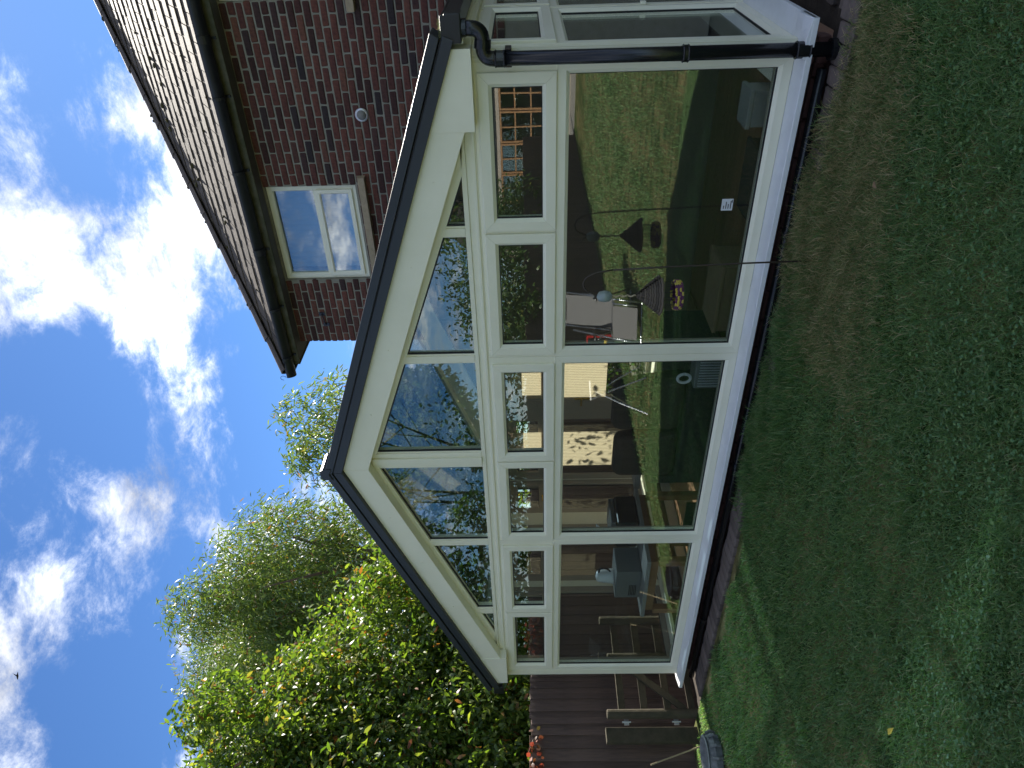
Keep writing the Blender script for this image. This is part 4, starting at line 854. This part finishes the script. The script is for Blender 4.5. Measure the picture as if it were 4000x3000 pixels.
def limbs(mb, base, tips, r0, seed=1, sub=2):
    rr = random.Random(seed)
    for t in tips:
        t = Vector(t); b = Vector(base); mid = b.lerp(t, 0.5) + Vector((rr.uniform(-.4, .4), rr.uniform(-.4, .4), rr.uniform(0.0, 0.5)))
        pts = smooth_path([b, mid, t], 5); n_ = len(pts); mb.tube(pts, [r0 * (1 - 0.85 * i / (n_ - 1)) for i in range(n_)], 8)
        for s in range(sub):
            k = rr.randrange(n_ // 2, n_ - 1); q = pts[k]; e = q + Vector((rr.uniform(-1, 1), rr.uniform(-1, 1), rr.uniform(0.2, 1.1))) * (t - b).length * 0.22
            mb.tube([q, q.lerp(e, 0.5) + Vector((0, 0, 0.1)), e], [r0 * 0.25, r0 * 0.16, r0 * 0.05], 6)
def lump_field(c, rad, k, seed, r0, r1):
    rr = np.random.default_rng(seed); o = []
    for _ in range(k):
        u = rr.normal(0, 1, 3); u /= np.linalg.norm(u); d = rr.uniform(0.35, 0.95); q = rr.uniform(r0, r1)
        o.append((c[0] + u[0] * rad[0] * d, c[1] + u[1] * rad[1] * d, c[2] + u[2] * rad[2] * d, q, q, q * 0.85, 1.0))
    return o
# big glossy laurel beside the fence
lb = empty('laurel_bush', (-9.9, 6.0, -0.2), 'tall glossy laurel bush with coppery tips above the fence', 'bush')
lum = [(-9.9, 5.3, 4.2, 1.35, 1.6, 1.7, 1.0), (-10.1, 4.1, 4.3, 1.4, 1.5, 2.4, 1.0), (-9.7, 6.6, 3.6, 1.3, 1.3, 1.6, 1.0), (-9.7, 7.5, 3.1, 1.1, 0.95, 1.35, 1.0), (-10.0, 5.6, 5.1, 1.1, 1.0, 1.0, 1.0), (-10.1, 4.4, 5.9, 1.1, 1.1, 1.0, 1.0), (-10.3, 3.2, 5.5, 1.3, 1.4, 2.0, 1.0), (-9.5, 5.6, 2.5, 1.4, 2.4, 1.1, 1.0), (-9.6, 3.2, 2.6, 1.3, 1.8, 1.4, 1.0), (-9.3, 7.4, 2.2, 1.1, 1.3, 0.9, 1.0), (-9.0, 5.0, 1.9, 0.9, 2.0, 0.7, 1.0)]
for l_ in list(lum[:8]): lum += [(a, b, c, r_, r_, r_, 1.0) for a, b, c, r_ in [(l_[0] + RNG.uniform(.4, 1.0) * l_[3], l_[1] + RNG.uniform(-.9, .9) * l_[4], l_[2] + RNG.uniform(-.6, .95) * l_[5], RNG.uniform(.25, .42)) for _ in range(4)]]
lum = [(a, b, c - 0.42 if c > 3 else c, *r_) for a, b, c, *r_ in lum]
V, F = leaves(132000, lum, 0.10, 0.38, 0.5, 0.55, shell=0.6, curl=0.45); np_mesh('crown', V, F, 'laurel_leaf', parent=lb)
mb = MB(); limbs(mb, (-10.0, 5.4, -0.2), [l_[:3] for l_ in lum[:8]], 0.10, 3); mb.build('trunk', 'bark', lb)
V, F = [], []; nv = 0
for _ in range(46):     # pale flower panicles
    l_ = lum[RNG.integers(0, 8)]; u = RNG.normal(0, 1, 3); u[0] = abs(u[0]) + .3; u[1] -= 0.3; u /= np.linalg.norm(u); c = np.array(l_[:3]) + u * np.array(l_[3:6]) * 1.03
    v_, f_ = leaves(70, [(c[0], c[1], c[2], 0.07, 0.07, 0.11, 1.0)], 0.03, 0.5, 0.0, 0.8, shell=0.2); V.append(v_); F.append(f_ + nv); nv += len(v_)
tag(np_mesh('flower_panicles', np.concatenate(V), np.concatenate(F), 'blossom', parent=lb), kind='stuff')
# eucalyptus trees behind
def euc(name, base, lumps, n, size, label, tips, r0, seed):
    e = empty(name, base, label, 'tree', 'eucalyptus trees behind the conservatory')
    V, F = leaves(n, lumps, size, 0.17, 0.75, 0.35, shell=0.35, curl=0.35); np_mesh('crown', V, F, 'eucalyptus_leaf', parent=e)
    mb = MB(); limbs(mb, base, tips, r0, seed, 4); mb.build('trunk', 'bark', e, smooth=True); return e
B = [(-16.6, 11.5, 8.4, 2.2, 1.8, 2.2, 1), (-14.2, 11.5, 8.0, 1.7, 1.6, 1.9, 1), (-18.8, 11.5, 9.0, 2.0, 1.8, 2.6, 1), (-20.4, 11.5, 9.6, 1.6, 1.8, 2.4, 1), (-13.0, 11.5, 7.4, 0.8, 1.2, 1.1, 1), (-15.0, 11.5, 6.3, 2.0, 1.6, 1.3, 1), (-13.2, 11.3, 5.7, 1.3, 1.3, 1.0, 1)]
B += lump_field((-16.8, 11.4, 8.3), (4.4, 1.5, 3.0), 46, 5, 0.45, 0.95)
B += [(-21.6, 11.5, 9.6, 1.5, 1.6, 2.2, 1), (-20.6, 11.5, 11.0, 1.1, 1.2, 1.2, 1), (-18.6, 11.5, 10.8, 1.0, 1.2, 0.9, 1), (-17.5, 11.5, 6.8, 1.8, 1.4, 1.2, 1)]
euc('eucalyptus_tree', (-16.0, 11.5, -0.2), B, 105000, 0.17, 'broad feathery eucalyptus tree rising behind the laurel bush', [l_[:3] for l_ in B[:7]], 0.22, 8)
C3 = [(-10.3, 12.5, 6.6, 0.85, 0.9, 0.8, 1), (-11.3, 12.5, 6.6, 0.6, 0.9, 0.8, 1), (-9.6, 12.5, 6.0, 0.55, 0.7, 0.5, 1), (-12.4, 12.6, 6.0, 0.9, 0.9, 0.75, 1), (-13.0, 12.6, 5.2, 0.9, 0.9, 0.6, 1)]
C3 += lump_field((-11.0, 12.5, 6.4), (2.1, 0.9, 0.95), 13, 9, 0.22, 0.4) + [(-9.9, 12.5, 7.05, 0.3, 0.4, 0.4, 1), (-11.3, 12.4, 7.2, 0.35, 0.4, 0.3, 1)]
euc('eucalyptus_tree', (-12.8, 12.6, -0.2), C3, 5200, 0.18, 'thin eucalyptus branches showing behind the roof apex', [l_[:3] for l_ in C3[:5]], 0.075, 21)
# red creeper on the fence top
cv = empty('creeper', (-7.7, 3.2, 1.6), 'red leaved creeper trailing over the fence top', 'creeper')
V, F = leaves(170, [(-7.68, 3.3, 1.70, 0.08, 0.35, 0.10, 1), (-7.68, 3.7, 1.68, 0.06, 0.3, 0.07, 1), (-7.66, 3.1, 1.6, 0.06, 0.15, 0.12, 1)], 0.055, 0.8, 0.3, 0.5); np_mesh('foliage', V, F, 'creeper_leaf', parent=cv)
mb = MB(); mb.tube([(-7.70, 2.9, 1.74), (-7.71, 3.3, 1.745), (-7.70, 3.95, 1.74)], 0.006, 6); mb.build('stem', 'bark', cv)

# ------------------------------------------------------------------ the garden behind the camera (seen in the panes)
def hedge_plant(i, c, r, h, label, group='shrubs along the left garden boundary'):
    e = empty('garden_shrub', (c[0], c[1], 0), label, 'shrub', group)
    L_ = [(c[0], c[1], h * 0.5, r, r * 1.1, h * 0.52, 1)] + lump_field((c[0], c[1], h * 0.5), (r, r, h * 0.48), 9, 60 + i, 0.3, 0.55)
    V, F = leaves(5200, L_, 0.12, 0.42, 0.2, 0.6, shell=0.7); np_mesh('foliage', V, F, 'hedge_leaf', parent=e)
    mb = MB(); limbs(mb, (c[0], c[1], 0), [l_[:3] for l_ in L_[1:5]], 0.05, i, 0); mb.build('stem', 'bark', e)
hp = [((-10.0, 1.6), 1.3, 4.7, 'tall bush over the fence nearest the laurel'), ((-10.2, -0.6), 1.4, 5.0, 'tall bush behind the fence beside the play frame'), ((-8.6, -4.6), 1.0, 2.7, 'low shrub nearest the recliner on the left boundary'), ((-8.8, -6.6), 1.2, 3.4, 'second shrub along the left boundary'), ((-8.9, -8.8), 1.3, 3.9, 'third and tallest shrub along the left boundary'), ((-8.7, -11.2), 1.2, 3.2, 'fourth shrub along the left boundary'), ((-9.6, -13.5), 1.2, 2.8, 'last shrub of the left boundary by the far slabs'), ((-10.3, -2.8), 1.4, 4.8, 'shrub behind the fence beside the recliner')]
for i, (c, r, h, l_) in enumerate(hp): hedge_plant(i, c, r, h, l_)
for i, (c, r, h, l_) in enumerate([((-6.2, 9.8), 1.2, 3.0, 'bush seen through the rear windows of the conservatory'), ((-8.8, 10.6), 1.2, 3.2, 'bush growing against the fence behind the conservatory')]): hedge_plant(20 + i, c, r, h, l_, 'bushes behind the conservatory')
for i, (c, r, h, l_) in enumerate([((7.5, 5.0), 1.3, 3.4, 'boundary bush nearest the terrace on the right'), ((7.8, 8.0), 1.4, 3.8, 'middle boundary bush right of the terrace'), ((7.6, 11.2), 1.3, 3.5, 'farthest boundary bush right of the terrace')]): hedge_plant(30 + i, c, r, h, l_, 'bushes along the right boundary')
gt = empty('garden_tree', (-9.5, -17.5, 0), 'large leafy tree at the far end of the garden', 'tree', 'trees at the far end of the garden')
TL = lump_field((-9.5, -19.5, 6.4), (3.4, 2.4, 3.2), 26, 77, 0.9, 1.5)
V, F = leaves(15000, TL, 0.30, 0.4, 0.3, 0.4, shell=0.5); crown_o = np_mesh('crown', V, F, 'hedge_leaf', parent=gt)
mb = MB(); limbs(mb, (-9.5, -19.5, 0), [l_[:3] for l_ in TL[:6]], 0.25, 5, 2); trunk_o = mb.build('trunk', 'bark', gt)
for dx, dy, s, l_ in ((10.5, 1.5, 1.1, 'round crowned tree at the far right of the garden'), (-8.5, 6.5, 0.95, 'leafy tree beyond the left boundary shrubs'), (17.5, 4.0, 0.9, 'smaller tree beyond the far right corner')):
    g_ = gt.copy(); COL.objects.link(g_); g_.location = (-9.5 + dx, -17.5 + dy, 0); g_.scale = (s, s, s); g_['label'] = l_
    for ch in (crown_o, trunk_o): q = ch.copy(); COL.objects.link(q); q.parent = g_
slab = tag(MB().box(-14, 6, -18.2, -16.0, -0.02, 0.015).build('slab_path', 'slab'), 'pale slab path across the far end of the lawn', 'path', kind='structure')
gr = empty('garden_house', (-8, -18.5, 0), 'neighbouring house with many paned garden doors beyond the lawn', 'house')
mb = MB(); wall_cols(mb, -13.5, -2.5, 0, 3.0, -18.7, -18.45, [(-12.3, -5.2, 0.15, 2.6)]); mb.build('wall', 'pale_render', gr)
mb = MB(); mb.add([(-14, -18.2, 2.95), (-2, -18.2, 2.95), (-2, -21.5, 5.0), (-14, -21.5, 5.0), (-14, -24.8, 2.95), (-2, -24.8, 2.95)], [(0, 1, 2, 3), (3, 2, 5, 4), (0, 3, 4), (1, 5, 2)]); mb.build('roof', 'far_roof', gr)
mb = MB(); mb.box(-13.4, -2.6, -24.5, -19.4, 0, 2.9); mb.build('inner_wall', 'dark_fabric', gr)
for i in range(6):
    a = -12.28 + i * 1.18; mb = MB(); fn = lambda s, t, d: (s, -18.44 - d, t)
    frame_mb(mb, fn, a, a + 1.15, 0.16, 2.59, 0.07, 0.0, 0.06)
    mb.box(a + 0.55, a + 0.60, -18.50, -18.46, 0.23, 2.52)
    for z in (0.8, 1.4, 2.0): mb.box(a + 0.07, a + 1.08, -18.50, -18.465, z, z + 0.05)
    d_ = mb.build('garden_door', 'oak', gr); p = MB(); p.box(a + 0.07, a + 1.08, -18.53, -18.52, 0.22, 2.53); p.build('pane', 'house_glass', d_)

# zero gravity recliner on the sunny lawn
rc = empty('recliner', (-5.75, -1.0, 0), 'grey folding garden recliner standing on the sunny lawn', 'recliner')
def rcp(x, y, z): # local: seat faces the conservatory (+y)
    a = math.radians(-18); return (-5.75 + x * math.cos(a) - y * math.sin(a), -1.0 + x * math.sin(a) + y * math.cos(a), z)
for sx in (-0.3, 0.3):
    mb = MB(); mb.tube([rcp(sx, 0.52, 0.02), rcp(sx, 0.2, 0.45), rcp(sx, -0.3, 0.95)], 0.013, 8); mb.tube([rcp(sx, -0.55, 0.02), rcp(sx, 0.0, 0.5), rcp(sx, 0.3, 0.62)], 0.013, 8); mb.build('leg_frame', 'chrome_tube', rc, smooth=True)
    mb = MB(); mb.bar(rcp(sx, -0.2, 0.66), rcp(sx, 0.28, 0.66), 0.05, 0.025); mb.build('armrest', 'black_plastic', rc, bevel=0.005)
    mb = MB(); mb.tube([rcp(sx * 0.9, 0.62, 0.10), rcp(sx * 0.9, 0.42, 0.42), rcp(sx * 0.9, -0.12, 0.38), rcp(sx * 0.9, -0.55, 1.14)], 0.012, 8); mb.build('seat_tube', 'chrome_tube', rc, smooth=True)
mb = MB(); mb.tube([rcp(-0.3, 0.52, 0.02), rcp(0.3, 0.52, 0.02)], 0.013, 8); mb.tube([rcp(-0.3, -0.55, 0.02), rcp(0.3, -0.55, 0.02)], 0.013, 8); mb.build('foot_bar', 'chrome_tube', rc)
pr = [(0.62, 0.10), (0.52, 0.27), (0.42, 0.42), (0.15, 0.37), (-0.12, 0.38), (-0.3, 0.68), (-0.55, 1.14)]
mb = MB(); vs = []
for y, z in pr: vs += [rcp(-0.24, y, z), rcp(0.24, y, z), rcp(-0.24, y, z - 0.004), rcp(0.24, y, z - 0.004)]
fs = []
for k in range(len(pr) - 1): b = 4 * k; fs += [(b, b + 1, b + 5, b + 4), (b + 2, b + 6, b + 7, b + 3), (b, b + 4, b + 6, b + 2), (b + 1, b + 3, b + 7, b + 5)]
mb.add(vs, fs); mb.build('seat_fabric', 'textilene', rc)
mb = MB(); mb.box(-0.2, 0.2, -0.06, 0.0, 0, 0.16); mb.v = [rcp(a, -0.5 + b + 0.3 * 0, 0.98 + c) for a, b, c in mb.v]; mb.build('head_pillow', 'dark_fabric', rc, bevel=0.03, seg=3)
ty = empty('toy_frame', (-6.7, -1.5, 0), 'small red and yellow plastic play frame beside the recliner', 'toy')
mb = MB(); mb.tube([(-6.95, -1.5, 0), (-6.95, -1.5, 0.7), (-6.45, -1.5, 0.7), (-6.45, -1.5, 0)], 0.03, 8); mb.build('frame', 'red_plastic', ty)
mb = MB(); mb.tube([(-6.9, -1.45, 0.4), (-6.5, -1.45, 0.4)], 0.03, 8); mb.build('cross_bar', 'yellow_plastic', ty)
ar = empty('folded_airer', (-6.4, 0.1, 0), 'white tube folding clothes airer on the lawn', 'airer')
for a, b in (((-6.1, 0.15, 0), (-6.6, 0.0, 0.75)), ((-6.75, 0.15, 0), (-6.25, 0.0, 0.78)), ((-6.45, 0.55, 0), (-6.45, 0.0, 0.7)), ((-6.2, -0.3, 0), (-6.5, 0.05, 0.74))):
    mb = MB(); mb.tube([a, tuple((p + q) / 2 + (0.03 if k == 2 else 0) for k, (p, q) in enumerate(zip(a, b))), b], 0.010, 8); mb.build('tube', 'chrome_tube', ar)
mb = MB(); mb.tube([(-6.6, 0.0, 0.755), (-6.25, 0.0, 0.785)], 0.016, 8); mb.build('hub', 'white_plastic', ar)

# ------------------------------------------------------------------ shepherd's crook with hanging woven feeder
pc = empty('feeder_pole', (-1.975, 3.8, 0), 'thin iron shepherd crook pole standing before the big pane', 'pole')
HP = [(-1.970, 3.8, -0.05), (-1.978, 3.8, 0.42), (-1.991, 3.8, 0.87), (-2.003, 3.8, 1.17), (-2.018, 3.8, 1.27), (-2.045, 3.8, 1.325), (-2.082, 3.8, 1.345), (-2.118, 3.8, 1.339), (-2.143, 3.8, 1.318), (-2.156, 3.8, 1.284), (-2.165, 3.8, 1.262), (-2.185, 3.8, 1.262), (-2.195, 3.8, 1.28)]
mb = MB(); mb.tube(HP[:4], 0.0055, 8); mb.build('shaft', 'pole_iron', pc, smooth=True)
mb = MB(); mb.tube(smooth_path([Vector(q) for q in HP[3:]], 4), 0.0052, 8); mb.build('hook', 'pole_iron', pc, smooth=True)
fd = empty('hanging_feeder', (-2.18, 3.8, 0.75), 'woven cone roofed bird feeder hanging from the crook', 'bird feeder')
FXc, FYc = -2.18, 3.80
mb = MB(); mb.tube([(FXc + 0.004 * math.cos(k * 1.3), FYc + 0.004 * math.sin(k * 1.3), 1.262 - k * 0.0095) for k in range(26)], 0.0055, 6); mb.build('rope', 'rope', fd)
mb = MB(); mb.lathe([(0.006, 0.05), (0.03, 0.035), (0.036, 0.0), (0.03, -0.03), (0.008, -0.045)], (FXc, FYc, 1.21), 16); mb.build('glass_bead', 'bottle_glass', fd, smooth=True)
mb = MB()
for k in range(11):      # cone of coiled seagrass
    z = 1.018 - k * 0.0128; r = 0.008 + k * 0.0105; pts = [(FXc + (r + 0.003 * math.sin(9 * t)) * math.cos(t), FYc + (r + 0.003 * math.sin(9 * t)) * math.sin(t), z - 0.0128 * t / 6.283 + 0.0025 * math.sin(13 * t)) for t in np.linspace(0, 6.283, 25)]; mb.tube(pts, 0.0082, 6, cap=False)
mb.build('woven_roof', 'seagrass', fd)
for k in range(10):
    a = k * 0.628; mb = MB(); mb.tube([(FXc + 0.075 * math.cos(a), FYc + 0.075 * math.sin(a), 0.885), (FXc + 0.072 * math.cos(a), FYc + 0.072 * math.sin(a), 0.78)], 0.0024, 5); mb.build('cage_bar', 'pole_iron', fd)
mb = MB()
for k in range(4):
    z = 0.755 + k * 0.012; r = 0.078 + 0.004 * math.sin(k)
    for q in range(22): a = q * 2 * math.pi / 22; b = a + 0.3; mb.tube([(FXc + r * math.cos(a), FYc + r * math.sin(a), z), (FXc + (r + 0.006) * math.cos((a + b) / 2), FYc + (r + 0.006) * math.sin((a + b) / 2), z + 0.004), (FXc + r * math.cos(b), FYc + r * math.sin(b), z)], 0.007, 5)
mb.build('woven_tray', 'flower_mix', fd)
mb = MB(); mb.lathe([(0.0, 0.0), (0.074, 0.0), (0.074, 0.006), (0.0, 0.006)], (FXc, FYc, 0.748), 18); mb.build('tray_floor', 'seagrass', fd)

# ------------------------------------------------------------------ things inside the conservatory
FZ = -0.117
def sofa(loc, label, rz):
    e = empty('sofa', loc, label, 'sofa'); c, s = math.cos(rz), math.sin(rz)
    T = lambda mb: setattr(mb, 'v', [(loc[0] + a * c - b * s, loc[1] + a * s + b * c, loc[2] + z) for a, b, z in mb.v]) or mb
    T(MB().box(-0.66, 0.66, -0.40, 0.40, 0.06, 0.40)).build('seat_base', 'dark_fabric', e, bevel=0.03, seg=3)
    for x0, x1, h in ((-0.60, 0.02, 1.06), (0.04, 0.62, 1.02)):
        T(MB().box(x0, x1, -0.40, 0.18, 0.405, 0.52)).build('seat_cushion', 'dark_fabric', e, bevel=0.05, seg=4)
        mb = MB(); mb.add([(x0, 0.20, 0.405), (x1, 0.20, 0.405), (x1, 0.42, 0.405), (x0, 0.42, 0.405), (x0 + 0.04, 0.28, h), (x1 - 0.04, 0.28, h), (x1 - 0.04, 0.46, h - 0.02), (x0 + 0.04, 0.46, h - 0.02)], [(3, 2, 1, 0), (4, 5, 6, 7), (0, 1, 5, 4), (1, 2, 6, 5), (2, 3, 7, 6), (3, 0, 4, 7)]); T(mb).build('backrest', 'wicker_dark', e, bevel=0.08, seg=4)
    for sx in (-1, 1): T(MB().box(sx * 0.64, sx * 0.78, -0.42, 0.36, 0.062, 0.64)).build('armrest', 'dark_fabric', e, bevel=0.04, seg=3)
    for sx in (-1, 1):
        for sy_ in (-1, 1): T(MB().box(sx * 0.6 - 0.025, sx * 0.6 + 0.025, sy_ * 0.34 - 0.025, sy_ * 0.34 + 0.025, 0.0, 0.059)).build('foot', 'pole_iron', e)
sofa((-4.30, 5.45, FZ), 'dark two seat sofa standing with its back to the middle pane', math.radians(178))
tb = empty('table', (-6.0, 4.95, FZ), 'oak legged table with grey top in the front left corner', 'table')
MB().box(-6.38, -5.52, 4.50, 5.50, 0.535, 0.575).build('table_top', 'desk_grey', tb, bevel=0.005)
MB().box(-6.33, -5.57, 4.55, 5.45, 0.45, 0.533).build('apron', 'oak', tb)
for x in (-6.32, -5.58):
    for y in (4.56, 5.44): MB().box(x - 0.035, x + 0.035, y - 0.035, y + 0.035, FZ, 0.449).build('leg', 'oak', tb, bevel=0.004)
t2 = empty('side_table', (-5.35, 5.75, FZ), 'dark side table with thick top beside the oak table', 'table')
MB().box(-5.6, -5.1, 5.56, 6.0, 0.50, 0.56).build('table_top', 'desk_grey', t2, bevel=0.006); MB().box(-5.39, -5.31, 5.74, 5.82, FZ + 0.04, 0.499).build('leg', 'printer_black', t2, bevel=0.01); MB().box(-5.55, -5.15, 5.6, 5.96, FZ, FZ + 0.039).build('foot_plate', 'printer_black', t2, bevel=0.01)
pn = empty('printer', (-5.72, 5.22, 0.576), 'black desktop printer with white sheet on the table', 'printer')
MB().box(-5.92, -5.54, 5.02, 5.42, 0.577, 0.80).build('body', 'printer_black', pn, bevel=0.025, seg=3); MB().box(-5.86, -5.60, 5.012, 5.019, 0.60, 0.67).build('paper_tray', 'printer_grey', pn, bevel=0.004); MB().box(-5.90, -5.56, 5.05, 5.40, 0.802, 0.86).build('scanner_lid', 'printer_grey', pn, bevel=0.012)
for z in (0.70, 0.74): MB().box(-5.80, -5.74, 5.010, 5.019, z, z + 0.012).build('button', 'metal_grey', pn)
mb = MB(); mb.add([(-5.92, 5.10, 0.865), (-5.70, 5.04, 0.875), (-5.72, 5.18, 1.0), (-5.93, 5.24, 0.99)], [(0, 1, 2, 3)]); mb.v += [(a, b + 0.002, c) for a, b, c in mb.v]; mb.f.append((7, 6, 5, 4)); pp = mb.build('paper_sheet', 'paper', base=(-5.8, 5.14, 0.865)); tag(pp, 'white sheet of paper propped on the black printer', 'paper')
pcx = empty('computer_case', (-6.05, 4.82, 0.576), 'grey metal computer case on the oak table', 'computer')
MB().box(-6.27, -5.86, 4.66, 4.98, 0.577, 0.83).build('case', 'metal_grey', pcx, bevel=0.006)
mb = MB()
for r in range(5):
    for c in range(9): mb.box(-6.22 + c * 0.018, -6.212 + c * 0.018, 4.652, 4.659, 0.62 + r * 0.016, 0.628 + r * 0.016)
mb.build('vent_holes', 'groove', pcx)
kt = empty('kettle', (-6.12, 4.82, 0.831), 'white electric kettle standing on the computer case', 'kettle')
mb = MB(); mb.lathe([(0.0, 0.0), (0.075, 0.0), (0.078, 0.02), (0.062, 0.15), (0.05, 0.175), (0.02, 0.185), (0.0, 0.19)], (-6.12, 4.82, 0.832), 20); mb.build('body', 'white_plastic', kt, smooth=True)
mb = MB(); mb.tube(smooth_path([Vector((-6.06, 4.82, 0.99)), Vector((-5.99, 4.82, 0.98)), Vector((-6.0, 4.82, 0.90)), Vector((-6.05, 4.82, 0.87))], 4), 0.010, 8); mb.build('handle', 'black_plastic', kt, smooth=True)
ht = empty('fan_heater', (-3.55, 4.95, FZ), 'grilled fan heater on the floor behind the middle pane', 'heater')
MB().box(-3.72, -3.40, 4.88, 5.06, FZ + 0.02, FZ + 0.40).build('body', 'metal_grey', ht, bevel=0.012)
for k in range(11): MB().box(-3.69 + k * 0.027, -3.685 + k * 0.027, 4.868, 4.878, FZ + 0.06, FZ + 0.37).build('grille_bar', 'white_plastic', ht)
mb = MB(); mb.tube([(-3.66 + 0.045 * math.cos(t), 4.95, FZ + 0.47 + 0.055 * math.sin(t)) for t in np.linspace(0, 6.283, 20)], 0.013, 8); mb.build('carry_handle', 'white_plastic', ht, smooth=True)
for i, (x0, x1, y0, y1, h, m_, lb_) in enumerate(((-3.0, -2.45, 4.65, 5.0, 0.36, 'cardboard', 'brown cardboard box on the floor behind the big pane'), (-1.42, -1.20, 4.52, 4.72, 0.40, 'desk_grey', 'pale grey storage box in the right corner'), (-2.1, -1.62, 4.6, 4.95, 0.24, 'dark_fabric', 'low black bag on the floor behind the big pane'))):
    e = empty('storage_box', ((x0 + x1) / 2, (y0 + y1) / 2, FZ), lb_, 'box'); MB().box(x0, x1, y0, y1, FZ, FZ + h).build('box_body', m_, e, bevel=0.01); MB().box(x0 - 0.008, x1 + 0.008, y0 - 0.008, y1 + 0.008, FZ + h + 0.001, FZ + h + 0.03).build('lid', m_, e, bevel=0.006)
cr_ = empty('wire_crate', (-5.35, 4.72, FZ), 'dark plastic crate on the floor under the table edge', 'crate')
MB().box(-5.5, -5.12, 4.6, 4.9, FZ, FZ + 0.02).build('base', 'printer_black', cr_)
for k in range(10): MB().box(-5.5 + k * 0.04, -5.49 + k * 0.04, 4.6, 4.61, FZ + 0.021, FZ + 0.26).build('slat', 'printer_black', cr_)
MB().box(-5.505, -5.115, 4.595, 4.615, FZ + 0.261, FZ + 0.29).build('rim', 'printer_black', cr_); MB().box(-5.5, -5.12, 4.88, 4.9, FZ + 0.021, FZ + 0.29).build('back_wall', 'printer_black', cr_)

# ------------------------------------------------------------------ bird far up in the sky
bd = Vector((-0.705, 0.431, 0.563)) * 42 + Vector((0, 0, 1.68))
mb = MB(); mb.tube([bd + Vector((0.16, 0.1, -0.03)), bd + Vector((0.05, 0.03, 0)), bd, bd + Vector((-0.09, -0.05, 0.01)), bd + Vector((-0.15, -0.09, 0))], [0.01, 0.035, 0.045, 0.03, 0.006], 8)
mb.add([bd + Vector((0.04, 0.02, 0.01)), bd + Vector((-0.05, -0.03, 0.01)), bd + Vector((-0.02, 0.05, 0.16)), bd + Vector((0.07, 0.1, 0.26))], [(0, 1, 2, 3)])
mb.add([bd + Vector((0.04, 0.02, 0.01)), bd + Vector((-0.05, -0.03, 0.01)), bd + Vector((0.0, -0.14, -0.05)), bd + Vector((0.08, -0.22, -0.14))], [(0, 1, 2, 3)])
tag(mb.build('bird', 'bird_black', base=tuple(bd)), 'small dark bird flying high in the blue sky', 'bird')
